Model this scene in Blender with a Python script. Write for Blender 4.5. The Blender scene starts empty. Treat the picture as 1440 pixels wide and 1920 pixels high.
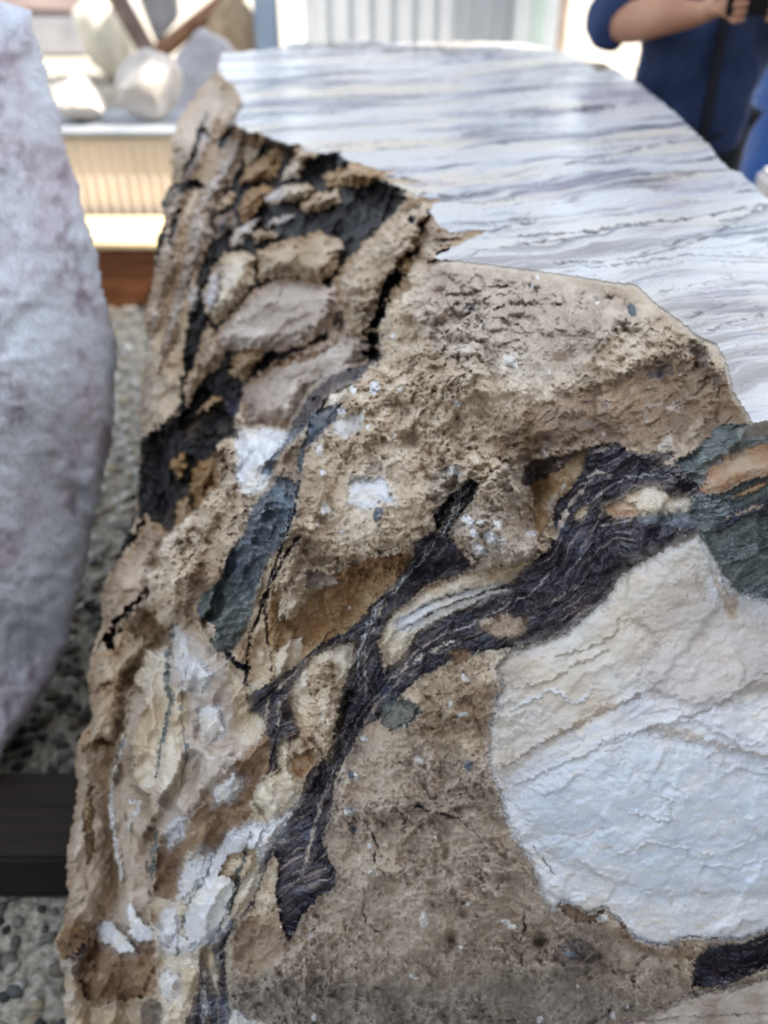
import bpy, bmesh, math, random
import numpy as np
from mathutils import Vector, Matrix
random.seed(7); rng = np.random.default_rng(7)
S = bpy.context.scene
COL = S.collection

# ------------------------------------------------------------------ camera, sky, sun, exposure
CAMZ, FPX, PITCH = 1.45, 1700.0, math.radians(35)
CP, SP = math.cos(PITCH), math.sin(PITCH)
cam = bpy.data.cameras.new('camera'); co = bpy.data.objects.new('camera', cam); COL.objects.link(co)
co.location = (0, 0, CAMZ); co.rotation_euler = (math.radians(90) - PITCH, 0, 0)
cam.sensor_fit = 'VERTICAL'; cam.sensor_height = 36; cam.lens = 36 * FPX / 1920
cam.clip_start = .02; cam.clip_end = 2000
cam.dof.use_dof = True; cam.dof.focus_distance = 1.02; cam.dof.aperture_fstop = cam.lens / 13.0
S.camera = co
w = bpy.data.worlds.new("World"); S.world = w; w.use_nodes = True
nt = w.node_tree; nt.nodes.clear()
SUN_EL, SUN_AZ = math.radians(48), math.radians(100)       # azimuth measured from +y towards +x
sky = nt.nodes.new('ShaderNodeTexSky'); sky.sky_type = 'NISHITA'; sky.sun_disc = False
sky.sun_elevation = SUN_EL; sky.sun_rotation = SUN_AZ; sky.air_density = 1.0; sky.dust_density = 3.0
hs = nt.nodes.new('ShaderNodeHueSaturation'); hs.inputs['Saturation'].default_value = .40; hs.inputs['Hue'].default_value = .485
bg = nt.nodes.new('ShaderNodeBackground'); bg.inputs[1].default_value = .15
wo = nt.nodes.new('ShaderNodeOutputWorld')
nt.links.new(sky.outputs[0], hs.inputs['Color']); nt.links.new(hs.outputs[0], bg.inputs[0]); nt.links.new(bg.outputs[0], wo.inputs[0])
sun = bpy.data.lights.new('sun', 'SUN'); sun.energy = 4.6; sun.angle = math.radians(.5); sun.color = (1, .92, .80)
so = bpy.data.objects.new('sun', sun); COL.objects.link(so)
sd = Vector((math.sin(SUN_AZ) * math.cos(SUN_EL), math.cos(SUN_AZ) * math.cos(SUN_EL), math.sin(SUN_EL)))
so.rotation_euler = sd.to_track_quat('Z', 'Y').to_euler()
S.view_settings.view_transform = 'Standard'; S.view_settings.look = 'None'
S.view_settings.gamma = 1; S.view_settings.exposure = 1.6
S.render.engine = 'CYCLES'

# ------------------------------------------------------------------ helpers
def lin(c):
    c = np.asarray(c, float) / 255.
    return np.where(c <= .04045, c / 12.92, ((c + .055) / 1.055) ** 2.4)
def W(px, py, D):
    """world point seen at photo pixel (px,py) at axial distance D"""
    up = (960 - py) / FPX
    return Vector(((px - 720) / FPX * D, (CP + up * SP) * D, CAMZ - (SP - up * CP) * D))
def tag(o, label=None, cat=None, group=None, kind=None):
    if label: o['label'] = label
    if cat: o['category'] = cat
    if group: o['group'] = group
    if kind: o['kind'] = kind
    return o
def empty(name, loc=(0, 0, 0)):
    o = bpy.data.objects.new(name, None); o.location = loc; o.empty_display_size = .1; COL.objects.link(o); return o
def link(name, me, mat=None, parent=None):
    o = bpy.data.objects.new(name, me); COL.objects.link(o)
    if mat: me.materials.append(mat)
    if parent:
        o.parent = parent; o.matrix_parent_inverse = Matrix.Translation(-parent.location)
    return o
def bmo(name, bm, mat, parent=None, smooth=False):
    me = bpy.data.meshes.new(name); bm.to_mesh(me); bm.free()
    if smooth: me.polygons.foreach_set('use_smooth', [True] * len(me.polygons))
    return link(name, me, mat, parent)
def box(bm, x0, x1, y0, y1, z0, z1, bevel=.004, rot=0):
    r = bmesh.ops.create_cube(bm, size=1); vs = r['verts']
    bmesh.ops.scale(bm, vec=(x1 - x0, y1 - y0, z1 - z0), verts=vs)
    if rot: bmesh.ops.rotate(bm, cent=(0, 0, 0), matrix=Matrix.Rotation(rot, 3, 'Z'), verts=vs)
    bmesh.ops.translate(bm, vec=((x0 + x1) / 2, (y0 + y1) / 2, (z0 + z1) / 2), verts=vs)
    if bevel:
        es = list({e for v in vs for e in v.link_edges})
        bmesh.ops.bevel(bm, geom=es, offset=bevel, segments=2, affect='EDGES')
def tube(bm, a, b, r0, r1=None, n=12):
    a, b = Vector(a), Vector(b); r1 = r0 if r1 is None else r1
    r = bmesh.ops.create_cone(bm, cap_ends=True, segments=n, radius1=r0, radius2=r1, depth=(b - a).length)
    M = Matrix.Translation((a + b) / 2) @ (b - a).to_track_quat('Z', 'Y').to_matrix().to_4x4()
    bmesh.ops.transform(bm, matrix=M, verts=r['verts'])

# noise in numpy ----------------------------------------------------
def _h(ix, iy, s):
    n = (ix.astype(np.uint32) * np.uint32(374761393) + iy.astype(np.uint32) * np.uint32(668265263) + np.uint32((s * 2246822519 + 3266489917) & 0xffffffff))
    n = (n ^ (n >> np.uint32(13))) * np.uint32(1274126177)
    n = n ^ (n >> np.uint32(16))
    return n
_ga = np.linspace(0, 2 * np.pi, 256, endpoint=False); _GX = np.cos(_ga); _GY = np.sin(_ga)
def pn(x, y, s=0):
    x = np.asarray(x, float) + s * 17.13; y = np.asarray(y, float) + s * 9.71
    fx = np.floor(x); fy = np.floor(y); ix = fx.astype(np.int64); iy = fy.astype(np.int64); fx = x - fx; fy = y - fy
    u = fx * fx * fx * (fx * (fx * 6 - 15) + 10); v = fy * fy * fy * (fy * (fy * 6 - 15) + 10)
    def g(dx, dy):
        k = (_h(ix + dx, iy + dy, s) & np.uint32(255)).astype(np.int64)
        return _GX[k] * (fx - dx) + _GY[k] * (fy - dy)
    a = g(0, 0); b = g(1, 0); c = g(0, 1); d = g(1, 1)
    return ((a + (b - a) * u) * (1 - v) + (c + (d - c) * u) * v) * 1.5
def fbm(x, y, o=4, s=0, g=.5):
    t = 0; a = 1; n = 0
    for i in range(o):
        t = t + a * pn(x, y, s + i * 7); n += a; a *= g; x = x * 2.03; y = y * 2.03
    return t / n
def billow(x, y, o=3, s=0):
    t = 0; a = 1; n = 0
    for i in range(o):
        t = t + a * np.abs(pn(x, y, s + i * 5)); n += a; a *= .5; x = x * 2.1; y = y * 2.1
    return t / n * 2
def ridge(x, y, o=3, s=0):
    t = 0; a = 1; n = 0
    for i in range(o):
        t = t + a * (1 - np.abs(pn(x, y, s + i * 5)) * 2); n += a; a *= .5; x = x * 2.1; y = y * 2.1
    return t / n
def ss(a, b, x):
    t = np.clip((x - a) / (b - a), 0, 1); return t * t * (3 - 2 * t)
def mix(a, b, m):
    if np.ndim(m) and np.ndim(a) > np.ndim(m) or (np.ndim(a) == 1 and len(a) == 3 and np.ndim(m)): m = np.asarray(m)[..., None]
    return a + (b - a) * m
def cell(x, y, s=0):
    """worley: F1, F2, cell random"""
    ix = np.floor(x).astype(np.int64); iy = np.floor(y).astype(np.int64)
    f1 = np.full(x.shape, 9.); f2 = f1.copy(); rid = np.zeros(x.shape)
    for dx in (-1, 0, 1):
        for dy in (-1, 0, 1):
            h = _h(ix + dx, iy + dy, s); a = (h & np.uint32(1023)) / 1023.; b = ((h >> np.uint32(10)) & np.uint32(1023)) / 1023.; c = ((h >> np.uint32(20)) & np.uint32(1023)) / 1023.
            d = np.hypot(ix + dx + a - x, iy + dy + b - y)
            m = d < f1; f2 = np.where(m, f1, np.minimum(f2, d)); rid = np.where(m, c, rid); f1 = np.where(m, d, f1)
    return f1, f2, rid
def facet(x, y, s=0):
    ix = np.floor(x).astype(np.int64); iy = np.floor(y).astype(np.int64); f1 = np.full(x.shape, 9.); o = np.zeros(x.shape)
    for dx in (-1, 0, 1):
        for dy in (-1, 0, 1):
            h = _h(ix + dx, iy + dy, s); a = (h & np.uint32(1023)) / 1023.; b = ((h >> np.uint32(10)) & np.uint32(1023)) / 1023.; t = ((h >> np.uint32(20)) & np.uint32(1023)) / 1023. * 6.283; of = ((h >> np.uint32(5)) & np.uint32(511)) / 511. - .5
            ex = x - (ix + dx + a); ey = y - (iy + dy + b); d = np.hypot(ex, ey); m = d < f1
            o = np.where(m, of + 1.3 * (np.cos(t) * ex + np.sin(t) * ey), o); f1 = np.where(m, d, f1)
    return o
def soft(a_, n_=3):
    for _ in range(n_): a_ = (a_ + np.roll(a_, 1, 0) + np.roll(a_, -1, 0) + np.roll(a_, 1, 1) + np.roll(a_, -1, 1)) / 5
    return a_
def sdist(P, x, y, closed=True):
    """signed distance (inside positive) to a polygon, or distance and position along an open line"""
    n = len(P); best = np.full(x.shape, 1e9); ins = np.zeros(x.shape, bool); tt = np.zeros(x.shape)
    for i in range(n if closed else n - 1):
        ax, ay = P[i][:2]; bx, by = P[(i + 1) % n][:2]; ex, ey = bx - ax, by - ay; L = ex * ex + ey * ey + 1e-9
        t = np.clip(((x - ax) * ex + (y - ay) * ey) / L, 0, 1)
        d = (x - ax - t * ex) ** 2 + (y - ay - t * ey) ** 2
        m = d < best; best = np.where(m, d, best)
        if closed:
            c = ((ay > y) != (by > y)) & (x < ex * (y - ay) / (ey if ey else 1e-9) + ax); ins ^= c
        else: tt = np.where(m, i + t, tt)
    d = np.sqrt(best)
    return np.where(ins, d, -d) if closed else (d, tt)
def tps(pts):
    P = np.array(pts, float); X = P[:, :2] / 1000; n = len(P)
    r = np.hypot(X[:, None, 0] - X[None, :, 0], X[:, None, 1] - X[None, :, 1]); K = np.where(r > 0, r * r * np.log(r + 1e-12), 0) + np.eye(n) * 2e-3
    A = np.zeros((n + 3, n + 3)); A[:n, :n] = K; A[:n, n] = 1; A[:n, n + 1:] = X; A[n, :n] = 1; A[n + 1:, :n] = X.T
    wv = np.linalg.solve(A, np.concatenate([P[:, 2], [0, 0, 0]]))
    def f(x, y):
        x = x / 1000; y = y / 1000; o = wv[n] + wv[n + 1] * x + wv[n + 2] * y
        for i in range(n):
            rr = np.hypot(x - X[i, 0], y - X[i, 1]); o = o + wv[i] * rr * rr * np.log(rr + 1e-12)
        return o
    return f

# materials -----------------------------------------------------------
def stone_mat(name, bump=.35, scale=380, spec=.5, lo=.78, hi=1.16):
    m = bpy.data.materials.new(name); m.use_nodes = True; t = m.node_tree; n = t.nodes; l = t.links; p = n['Principled BSDF']
    a = n.new('ShaderNodeAttribute'); a.attribute_name = 'stone'
    r = n.new('ShaderNodeAttribute'); r.attribute_name = 'rough'
    tc = n.new('ShaderNodeTexCoord')
    nz = n.new('ShaderNodeTexNoise'); nz.inputs['Scale'].default_value = scale; nz.inputs['Detail'].default_value = 5; nz.inputs['Roughness'].default_value = .65
    l.new(tc.outputs['Object'], nz.inputs['Vector'])
    mp = n.new('ShaderNodeMapRange'); mp.inputs[1].default_value = .3; mp.inputs[2].default_value = .7; mp.inputs[3].default_value = lo; mp.inputs[4].default_value = hi
    l.new(nz.outputs[0], mp.inputs[0])
    mx = n.new('ShaderNodeVectorMath'); mx.operation = 'SCALE'; l.new(a.outputs['Color'], mx.inputs[0]); l.new(mp.outputs[0], mx.inputs['Scale'])
    l.new(mx.outputs[0], p.inputs['Base Color']); l.new(r.outputs['Fac'], p.inputs['Roughness'])
    b = n.new('ShaderNodeBump'); b.inputs['Strength'].default_value = bump; b.inputs['Distance'].default_value = .0015
    l.new(nz.outputs[0], b.inputs['Height']); l.new(b.outputs[0], p.inputs['Normal']); p.inputs['Specular IOR Level'].default_value = spec
    return m
def noise_mat(name, c1, c2, scale=8, rough=.7, stretch=(1, 1, 1), bump=.2, dist=.01, metal=0, detail=6):
    m = bpy.data.materials.new(name); m.use_nodes = True; t = m.node_tree; n = t.nodes; l = t.links; p = n['Principled BSDF']
    tc = n.new('ShaderNodeTexCoord'); mp = n.new('ShaderNodeMapping'); mp.inputs['Scale'].default_value = stretch
    nz = n.new('ShaderNodeTexNoise'); nz.inputs['Scale'].default_value = scale; nz.inputs['Detail'].default_value = detail
    cr = n.new('ShaderNodeValToRGB'); cr.color_ramp.elements[0].position = .35; cr.color_ramp.elements[1].position = .65
    cr.color_ramp.elements[0].color = (*lin(c1), 1); cr.color_ramp.elements[1].color = (*lin(c2), 1)
    l.new(tc.outputs['Object'], mp.inputs[0]); l.new(mp.outputs[0], nz.inputs['Vector']); l.new(nz.outputs[0], cr.inputs[0]); l.new(cr.outputs[0], p.inputs['Base Color'])
    b = n.new('ShaderNodeBump'); b.inputs['Strength'].default_value = bump; b.inputs['Distance'].default_value = dist
    l.new(nz.outputs[0], b.inputs['Height']); l.new(b.outputs[0], p.inputs['Normal'])
    p.inputs['Roughness'].default_value = rough; p.inputs['Metallic'].default_value = metal
    return m

# ------------------------------------------------------------------ ground, unseen blocks added to cast shade
M_ground = noise_mat('pale_gravel', (120, 114, 104), (196, 190, 178), 60, .9, bump=.8, dist=.02)
bm = bmesh.new(); bmesh.ops.create_grid(bm, x_segments=8, y_segments=8, size=400)
g = tag(bmo('ground', bm, M_ground), kind='structure')
M_wall = noise_mat('shade_caster_grey', (150, 150, 152), (172, 172, 174), 3, .6)
YAW = Matrix.Translation((6, 2.27, 0)) @ Matrix.Rotation(math.radians(-10), 4, 'Z')       # shade casters turned so their ends follow the sun
def turned(bm): bmesh.ops.transform(bm, matrix=YAW, verts=bm.verts); return bm
bm = bmesh.new(); box(bm, 0, 8, -18, 0, 0, 13, .05)  # unseen block, shaped for its shadow over the near yard
for i in range(58): box(bm, -.06, -.002, -17.9 + i * .305, -17.8 + i * .305, .2, 12.9, 0)
wh = empty('shade_caster', (8, -5, 0)); bmo('wall', turned(bm), M_wall, wh)
bm = bmesh.new(); box(bm, -.3, 8.3, -18.3, 0, 13.003, 13.2, .03); bmo('caster_roof', turned(bm), M_wall, wh)
bm = bmesh.new(); box(bm, -16, -.1, -14, -8.5, 0, 4.2, .05); bmo('rear_light_blocker', turned(bm), M_wall, wh)  # unseen, added behind the camera to cut sky light for contrast
tag(wh, 'unseen tall grey block added beyond the right edge to shade the stone blocks', 'shade_caster')
an = empty('gap_shade_caster', (8, 3, 0)); bm = bmesh.new(); box(bm, 0, 6, .53, 1.7, 0, 13, .05); bmo('wall', turned(bm), M_wall, an)  # added to shade the crate stones; the gap lets sun onto the skid
bm = bmesh.new(); box(bm, -.1, 6.1, .53, 1.8, 13.003, 13.15, .03); bmo('caster_roof', turned(bm), M_wall, an)
tag(an, 'unseen narrow grey block added beyond the right edge to shade the crate stones', 'gap_shade_caster')

#@@BLOCK
# ------------------------------------------------------------------ the big marble block
STEP = 2.0
gx = np.arange(60, 1620, STEP); gy = np.arange(60, 2090, STEP)
X, Y = np.meshgrid(gx, gy); NY, NX = X.shape
# natural wander shared by every outline
WX = fbm(X / 70, Y / 70, 5, 11, .6); WY = fbm(X / 70, Y / 70, 5, 31, .6)
W2X = fbm(X / 16, Y / 16, 3, 51, .6); W2Y = fbm(X / 16, Y / 16, 3, 61, .6); LN = fbm(X / 22, Y / 22, 3, 81, .6)
UP = (960 - Y) / FPX; DOWN = SP - UP * CP
with np.errstate(divide='ignore'): DT = np.where(DOWN > .05, (CAMZ - 1.0) / DOWN, 9)    # the sawn plane z = 1.0

OUT = [(413,100),(424,97),(470,93),(530,86),(552,76),(600,82),(680,74),(760,80),(860,78),(930,78),(1000,84),(1050,92),(1095,116),(1125,132),(1152,126),(1185,146),(1215,172),(1262,206),(1292,236),(1330,268),(1352,302),(1368,317),(1392,325),(1440,372),(1625,528),(1625,2095),(118,2095),(118,2050),(122,1913),(120,1830),(110,1813),(99,1763),(123,1730),(123,1640),(133,1533),(143,1467),(137,1447),(147,1387),(170,1347),(167,1290),(163,1267),(173,1223),(187,1173),(187,1123),(200,1083),(213,1057),(233,1007),(250,957),(257,890),(263,807),(267,707),(273,640),(270,587),(287,517),(293,443),(310,410),(300,377),(320,347),(320,277),(330,233),(350,200),(367,170),(410,130)]
TOP = [(413,96),(424,90),(470,80),(530,66),(1010,60),(1100,100),(1160,110),(1260,190),(1352,290),(1440,360),(1640,515),(1640,800),(1500,790),(1440,790),(1412,795),(1395,765),(1375,735),(1366,690),(1345,647),(1300,625),(1275,603),(1235,575),(1205,545),(1190,533),(1130,527),(1080,519),(1030,511),(975,505),(940,499),(880,492),(820,487),(812,480),(845,466),(880,450),(905,438),(917,432),(880,433),(845,437),(822,424),(812,408),(805,396),(812,384),(832,374),(808,374),(778,364),(764,356),(735,346),(762,345),(788,341),(762,338),(722,334),(735,328),(752,320),(728,322),(708,318),(690,312),(672,306),(655,303),(638,292),(645,282),(612,288),(592,287),(575,284),(562,268),(545,272),(520,263),(500,256),(482,246),(470,250),(455,240),(440,232),(446,212),(455,196),(448,180),(440,160),(425,150),(410,130)]
LUMP = [(820,470),(813,483),(790,490),(770,520),(773,537),(750,557),(733,577),(713,600),(710,640),(713,673),(667,690),(623,703),(580,737),(563,767),(547,800),(540,810),(480,803),(457,803),(440,820),(420,820),(407,840),(410,867),(407,913),(377,943),(370,963),(347,970),(320,1000),(297,1033),(303,1060),(276,1080),(283,1107),(270,1137),(293,1153),(300,1173),(322,1178),(317,1207),(277,1220),(250,1270),(253,1280),(233,1300),(230,1363),(220,1387),(207,1463),(203,1513),(213,1580),(220,1643),(212,1700),(180,1740),(186,1775),(150,1835),(165,1880),(172,1930),(172,2120),(1700,2120),(1700,500),(1440,420),(1000,440)]
DF = tps([(815,485,1.304),(1000,510,1.255),(1200,540,1.21),(1345,645,1.075),(1400,780,.94),(770,560,1.27),(720,660,1.26),(850,640,1.17),(1000,640,1.10),(1200,680,1.10),(1300,720,1.07),(560,800,1.23),(440,830,1.28),(480,950,1.19),(620,900,1.12),(760,880,1.075),(900,850,1.045),(1080,780,1.03),(1200,850,1.02),(1380,860,.925),(1560,850,.86),(330,1010,1.30),(400,1150,1.19),(290,1180,1.32),(560,1130,1.12),(700,1120,1.075),(860,1010,1.03),(1050,1000,1.0),(1250,960,.965),(1320,1010,.93),(1450,1060,.94),(1600,1100,.93),(270,1300,1.34),(400,1300,1.18),(560,1320,1.10),(660,1300,1.10),(800,1280,1.03),(1000,1180,.985),(1200,1200,.945),(1450,1250,.915),(215,1480,1.34),(350,1500,1.21),(500,1480,1.11),(620,1480,1.07),(800,1500,1.0),(940,1480,.985),(1150,1450,.935),(1440,1500,.905),(215,1700,1.35),(300,1700,1.26),(430,1700,1.16),(560,1680,1.09),(750,1680,1.01),(960,1700,.995),(1200,1700,.95),(1440,1700,.93),(160,1880,1.33),(280,1880,1.27),(420,1880,1.18),(600,1880,1.09),(850,1880,1.04),(1150,1880,1.01),(1440,1860,.985),(1600,2050,1.0),(850,2080,1.08),(300,2080,1.3)])
DB = tps([(425,105,3.05),(360,190,2.55),(330,250,2.16),(320,340,2.02),(300,400,1.9),(285,520,1.78),(270,640,1.70),(262,800,1.66),(250,950,1.60),(190,1100,1.48),(170,1250,1.42),(140,1450,1.36),(123,1650,1.34),(105,1780,1.33),(115,1900,1.30),(118,2080,1.32),(450,200,2.4),(455,250,2.2),(500,260,2.05),(590,290,1.86),(660,305,1.78),(750,350,1.65),(830,380,1.545),(860,430,1.45),(420,330,2.0),(400,450,1.83),(380,620,1.70),(360,800,1.62),(320,950,1.56),(260,1150,1.45),(220,1350,1.42),(180,1600,1.40),(500,400,1.80),(600,400,1.72),(700,420,1.60),(780,440,1.50),(500,550,1.66),(620,540,1.56),(700,560,1.48),(740,600,1.46),(560,700,1.54),(480,760,1.56),(650,690,1.5),(440,900,1.52),(200,1850,1.38),(300,2000,1.40)])
sdO = sdist(OUT, X + WX * 8 + W2X * 6 * (X < 600), Y + WY * 6 + W2Y * 5 * (X < 600))
sdT = sdist(TOP, X + WX * 3 + pn(X / 9, Y / 9, 3) * 2.2, Y + WY * 3 + pn(X / 9, Y / 9, 4) * 1.6)
sdL = sdist(LUMP, X + WX * 10 + W2X * 7, Y + WY * 10 + W2Y * 7)
isT = sdT > 0; isL = (sdL > 0) & ~isT
DF0 = 1.02 + (DF(X, Y) - 1.02) * np.where(DF(X, Y) < 1.02, .60, .80); dF = DF0; dB = DB(X, Y)
dtop = np.maximum(-sdT, 0)
k = ss(0, 30, dtop) ** .7
dF = np.maximum(DT + .034 * ss(0, 34, dtop), DT + (dF - DT) * k + .010 * ss(0, 5, dtop)); dF = mix(dF, DF0, ss(800, 1000, Y))
kb = ss(0, 30, dtop); dB = np.where(Y < 560, np.maximum(DT + (np.maximum(dB, DT) - DT) * kb + .012 * ss(0, 5, dtop), 0), dB)
dF = dF + .07 * np.clip(1 - sdL / 32, 0, 1) ** 2
dF = np.where(Y > 1850, dF + 0, dF)
base = np.where(isT, DT, np.where(isL, dF, np.maximum(dB, dF * 0)))
wl = ss(-9, 0, sdL) * (~isL & ~isT) * (sdT < -3); base = base + wl * .45 * np.minimum(dF - base, 0)
base = base + np.where(isT, 0, .06 * np.clip(1 - sdO / 22, 0, 1) ** 2 * (X < 700))

CC = np.zeros((NY, NX, 3)); HH = np.zeros((NY, NX)); HB = np.zeros((NY, NX)); RR = np.full((NY, NX), .8); PID = np.zeros((NY, NX), int)
PARTS = ['mud_crust']
def rot(x, y, a):
    a = math.radians(a); c, s = math.cos(a), math.sin(a); return x * c - y * s, x * s + y * c     # a: streak direction above the horizontal
PAL = dict(
 mud=((210,192,168),(176,157,134),(232,220,203)), greymud=((190,175,159),(156,141,127),(212,200,187)), peb=((240,242,244),(228,232,238),(240,236,228)), dpeb=((128,122,118),(100,96,98),(146,142,138)), pink=((202,190,179),(174,160,149),(224,216,208)),
 dark=((58,53,66),(34,31,40),(106,106,126)), black=((26,24,27),(12,11,13),(54,50,54)), white=((238,242,248),(222,227,236),(243,238,228)),
 cream=((226,215,194),(204,184,154),(236,230,219)), ochre=((186,156,116),(160,124,86),(212,192,158)), brown=((152,124,98),(118,92,70),(184,158,130)),
 green=((98,108,118),(66,76,88),(158,170,186)), deep=((100,110,108),(64,74,76),(150,160,158)), tan=((204,185,158),(176,152,122),(222,211,195)), orange=((196,158,124),(168,118,82),(216,196,174)),
 tanw=((194,177,158),(160,142,122),(216,202,187)), top=((214,217,222),(188,188,204),(222,214,200)))
def tex(kind, x, y, ang, seed, pal=None):
    c = [lin(v) for v in (PAL[pal or kind])]; sh = x.shape
    u, v = rot(x, y, ang)
    wu = fbm(x / 230, y / 230, 2, seed + 3) * 55 + fbm(x / 30, y / 30, 3, seed + 31) * 7 if kind in ('dark', 'black', 'green', 'deep') else fbm(x / 90, y / 90, 3, seed + 3) * 26
    v = v + wu
    if kind in ('mud', 'greymud', 'pink'):
        n1 = fbm(x / 130, y / 130, 4, seed); n2 = fbm(x / 26, y / 26, 4, seed + 1, .65); n3 = pn(x / 4.5, y / 4.5, seed + 2)
        C = mix(c[0], c[1], ss(-.05, .45, n1 + .5 * n2)); C = mix(C, c[2], ss(.0, .45, -n1 + .6 * n2) * .8)
        C = C * (1 + .13 * n3 + .16 * n2)[..., None]
        f1, f2, r = cell(x / 15, y / 15, seed + 5)
        rg = .35 + .65 * ss(-.25, .25, fbm(x / 170, y / 140, 3, seed + 20)); wx_ = 9 * fbm(x / 20, y / 20, 3, seed + 22); wy_ = 9 * fbm(x / 20, y / 20, 3, seed + 23)
        C = mix(C, c[2] * 1.12, ss(.0, .5, fbm(x / 45, y / 30, 4, seed + 24, .65)) * .6); C = mix(C, c[1] * .72, ss(.12, .5, fbm(x / 55, y / 42, 4, seed + 26, .65)) * .7)
        g = (r > .80) & (f1 < .12 + .30 * (r - .8)); C = np.where(g[..., None], mix(C, lin((205, 198, 190)), .65), C)
        g2 = (r < .17) & (f1 < .12 + .8 * r); C = np.where(g2[..., None], C * .50, C)
        b1 = billow((x + wx_ * 1.5) / 58, (y + wy_ * 1.5) / 58, 4, seed + 8); b2 = billow(x / 20, y / 20, 3, seed + 9)
        pit = ss(.30, .50, fbm(x / 13, y / 13, 2, seed + 12))
        H = .022 * fbm(x / 150, y / 150, 2, seed + 7) + rg * (.028 * b1 + .0105 * b2 + .0035 * facet((x + wx_) / 30, (y + wy_) / 26, seed + 25) - .006 * pit) + .0024 * fbm(x / 7, y / 7, 3, seed + 10, .7)
        C = C * (1 - .30 * pit * rg)[..., None] * (1 + .10 * pn(x / 2.3, y / 2.3, seed + 28))[..., None]; R = .88
    elif kind in ('dark', 'black', 'green', 'deep'):
        s1 = ridge(u / 130, v / 34, 3, seed); s2 = fbm(u / 90, v / 5, 4, seed + 1, .65); n1 = fbm(x / 60, y / 60, 3, seed + 2)
        C = mix(c[0], c[1], ss(-.3, .4, n1 + s2 * .5)); C = mix(C, c[2], ss(.22, .62, s2 + n1 * .35 + .1) * (.65 if kind in ('dark', 'black') else .7))
        if kind == 'dark':
            C = mix(C, lin((186, 172, 168)), ss(.22, .50, fbm(u / 110, v / 4.2, 4, seed + 4, .62) + .45 * fbm(x / 110, y / 110, 2, seed + 6)) * .75); C = mix(C, lin((86, 68, 62)), ss(.1, .5, fbm(x / 60, y / 60, 3, seed + 33)) * .22)
            C = mix(C, lin((92, 106, 140)), ss(.18, .55, fbm(x / 85, y / 60, 3, seed + 15)) * .5)
        if kind in ('green', 'deep'):
            C = mix(C, lin((122, 142, 172)), ss(.05, .5, fbm(x / 70, y / 70, 3, seed + 14)) * (.55 if kind == 'green' else .15))
            C = mix(C, lin((178, 188, 190)), ss(.28, .5, pn(u / 26, v / 2.6, seed + 21) * .7 + n1 * .5) * .5); C = mix(C, lin((196, 204, 204)), ss(.30, .5, fbm(x / 6, y / 5, 3, seed + 51, .7) + .3 * n1) * .5); C = C * (1 + .35 * fbm(x / 22, y / 16, 4, seed + 52, .65))[..., None]
        C = C * (1 + .15 * pn(u / 18, v / 3, seed + 13))[..., None]
        H = .0050 * s1 + .0022 * s2 + .012 * n1 + .0060 * facet((u + 12 * s2) / 70, (v + 9 * n1) / 24, seed + 27) + .0016 * facet((u + 12 * s2) / 30, (v + 5 * s2) / 9, seed + 37) + .0014 * pn(x / 3.5, y / 3.5, seed + 9); R = .30
        if kind in ('green', 'deep'): H = H * .5
    elif kind in ('white', 'cream', 'orange'):
        n1 = fbm(x / 170, y / 120, 4, seed); n2 = fbm(u / 70, v / 22, 4, seed + 1)
        C = mix(c[0], c[1], ss(-.1, .4, n1 + .5 * n2)); C = mix(C, c[2], ss(-.05, .4, -n1 + .6 * n2) * .8)
        wx_ = 16 * fbm(x / 28, y / 28, 4, seed + 22, .6); wy_ = 16 * fbm(x / 28, y / 28, 4, seed + 23, .6); fa = facet((u + wx_) / 95, (v - fbm(x / 90, y / 90, 3, seed + 3) * 26 + wy_) / 60, seed + 24); fb = facet((x + wx_) / 34, (y + wy_) / 24, seed + 25); gt = ss(-.3, .3, fbm(x / 140, y / 140, 3, seed + 26))
        vein = ss(.90, .99, 1 - np.abs(fbm(u / 300, v / 75, 5, seed + 6, .6)) * 2.2); gate = ss(.0, .35, fbm(x / 120, y / 120, 3, seed + 16))
        C = mix(C, lin((142, 116, 98)), vein * gate * .35)
        C = mix(C, lin((172, 130, 96)), ss(.34, .52, fbm(x / 16, y / 12, 3, seed + 17) * .8 + .35 * n2) * .40)
        C = C * (1 + .05 * pn(x / 5, y / 4, seed + 18))[..., None]
        chip = np.maximum(fbm((u + wx_) / 70, (v + wy_) / 30, 4, seed + 41, .55) - .08, 0); H = .0032 * soft(fa, 2) * ss(.45, .95, gt) + .0006 * fb * gt + .007 * n1 + .0035 * chip + .0010 * fbm(x / 16, y / 12, 5, seed + 3, .68) + .0016 * fbm(u / 60, v / 40, 3, seed + 5) - .001 * vein * gate; C = C * (1 + .03 * fa)[..., None]; R = .27
    elif kind in ('ochre', 'brown'):
        n1 = fbm(x / 90, y / 90, 4, seed); n2 = fbm(u / 50, v / 10, 4, seed + 1, .6)
        C = mix(c[0], c[1], ss(-.2, .35, n1 + .4 * n2)); C = mix(C, c[2], ss(.05, .5, -n1 + .8 * n2) * .75)
        C = C * (1 + .16 * pn(x / 5, y / 5, seed + 3) + .12 * n2)[..., None]
        H = .009 * billow(x / 50, y / 50, 3, seed + 4) + .0045 * n2 + .004 * facet((u + 9 * n2) / 34, (v + 8 * n1) / 18, seed + 27) + .003 * fbm(x / 11, y / 11, 4, seed + 5, .65); R = .5
    else:
        n1 = fbm(x / 120, y / 90, 4, seed); n2 = fbm(u / 80, v / 16, 4, seed + 1)
        C = mix(c[0], c[1], ss(-.1, .45, n1 + .4 * n2)); C = mix(C, c[2], ss(.0, .45, -n1 + .4 * n2) * .85)
        C = C * (1 + .10 * n2)[..., None]
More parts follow.
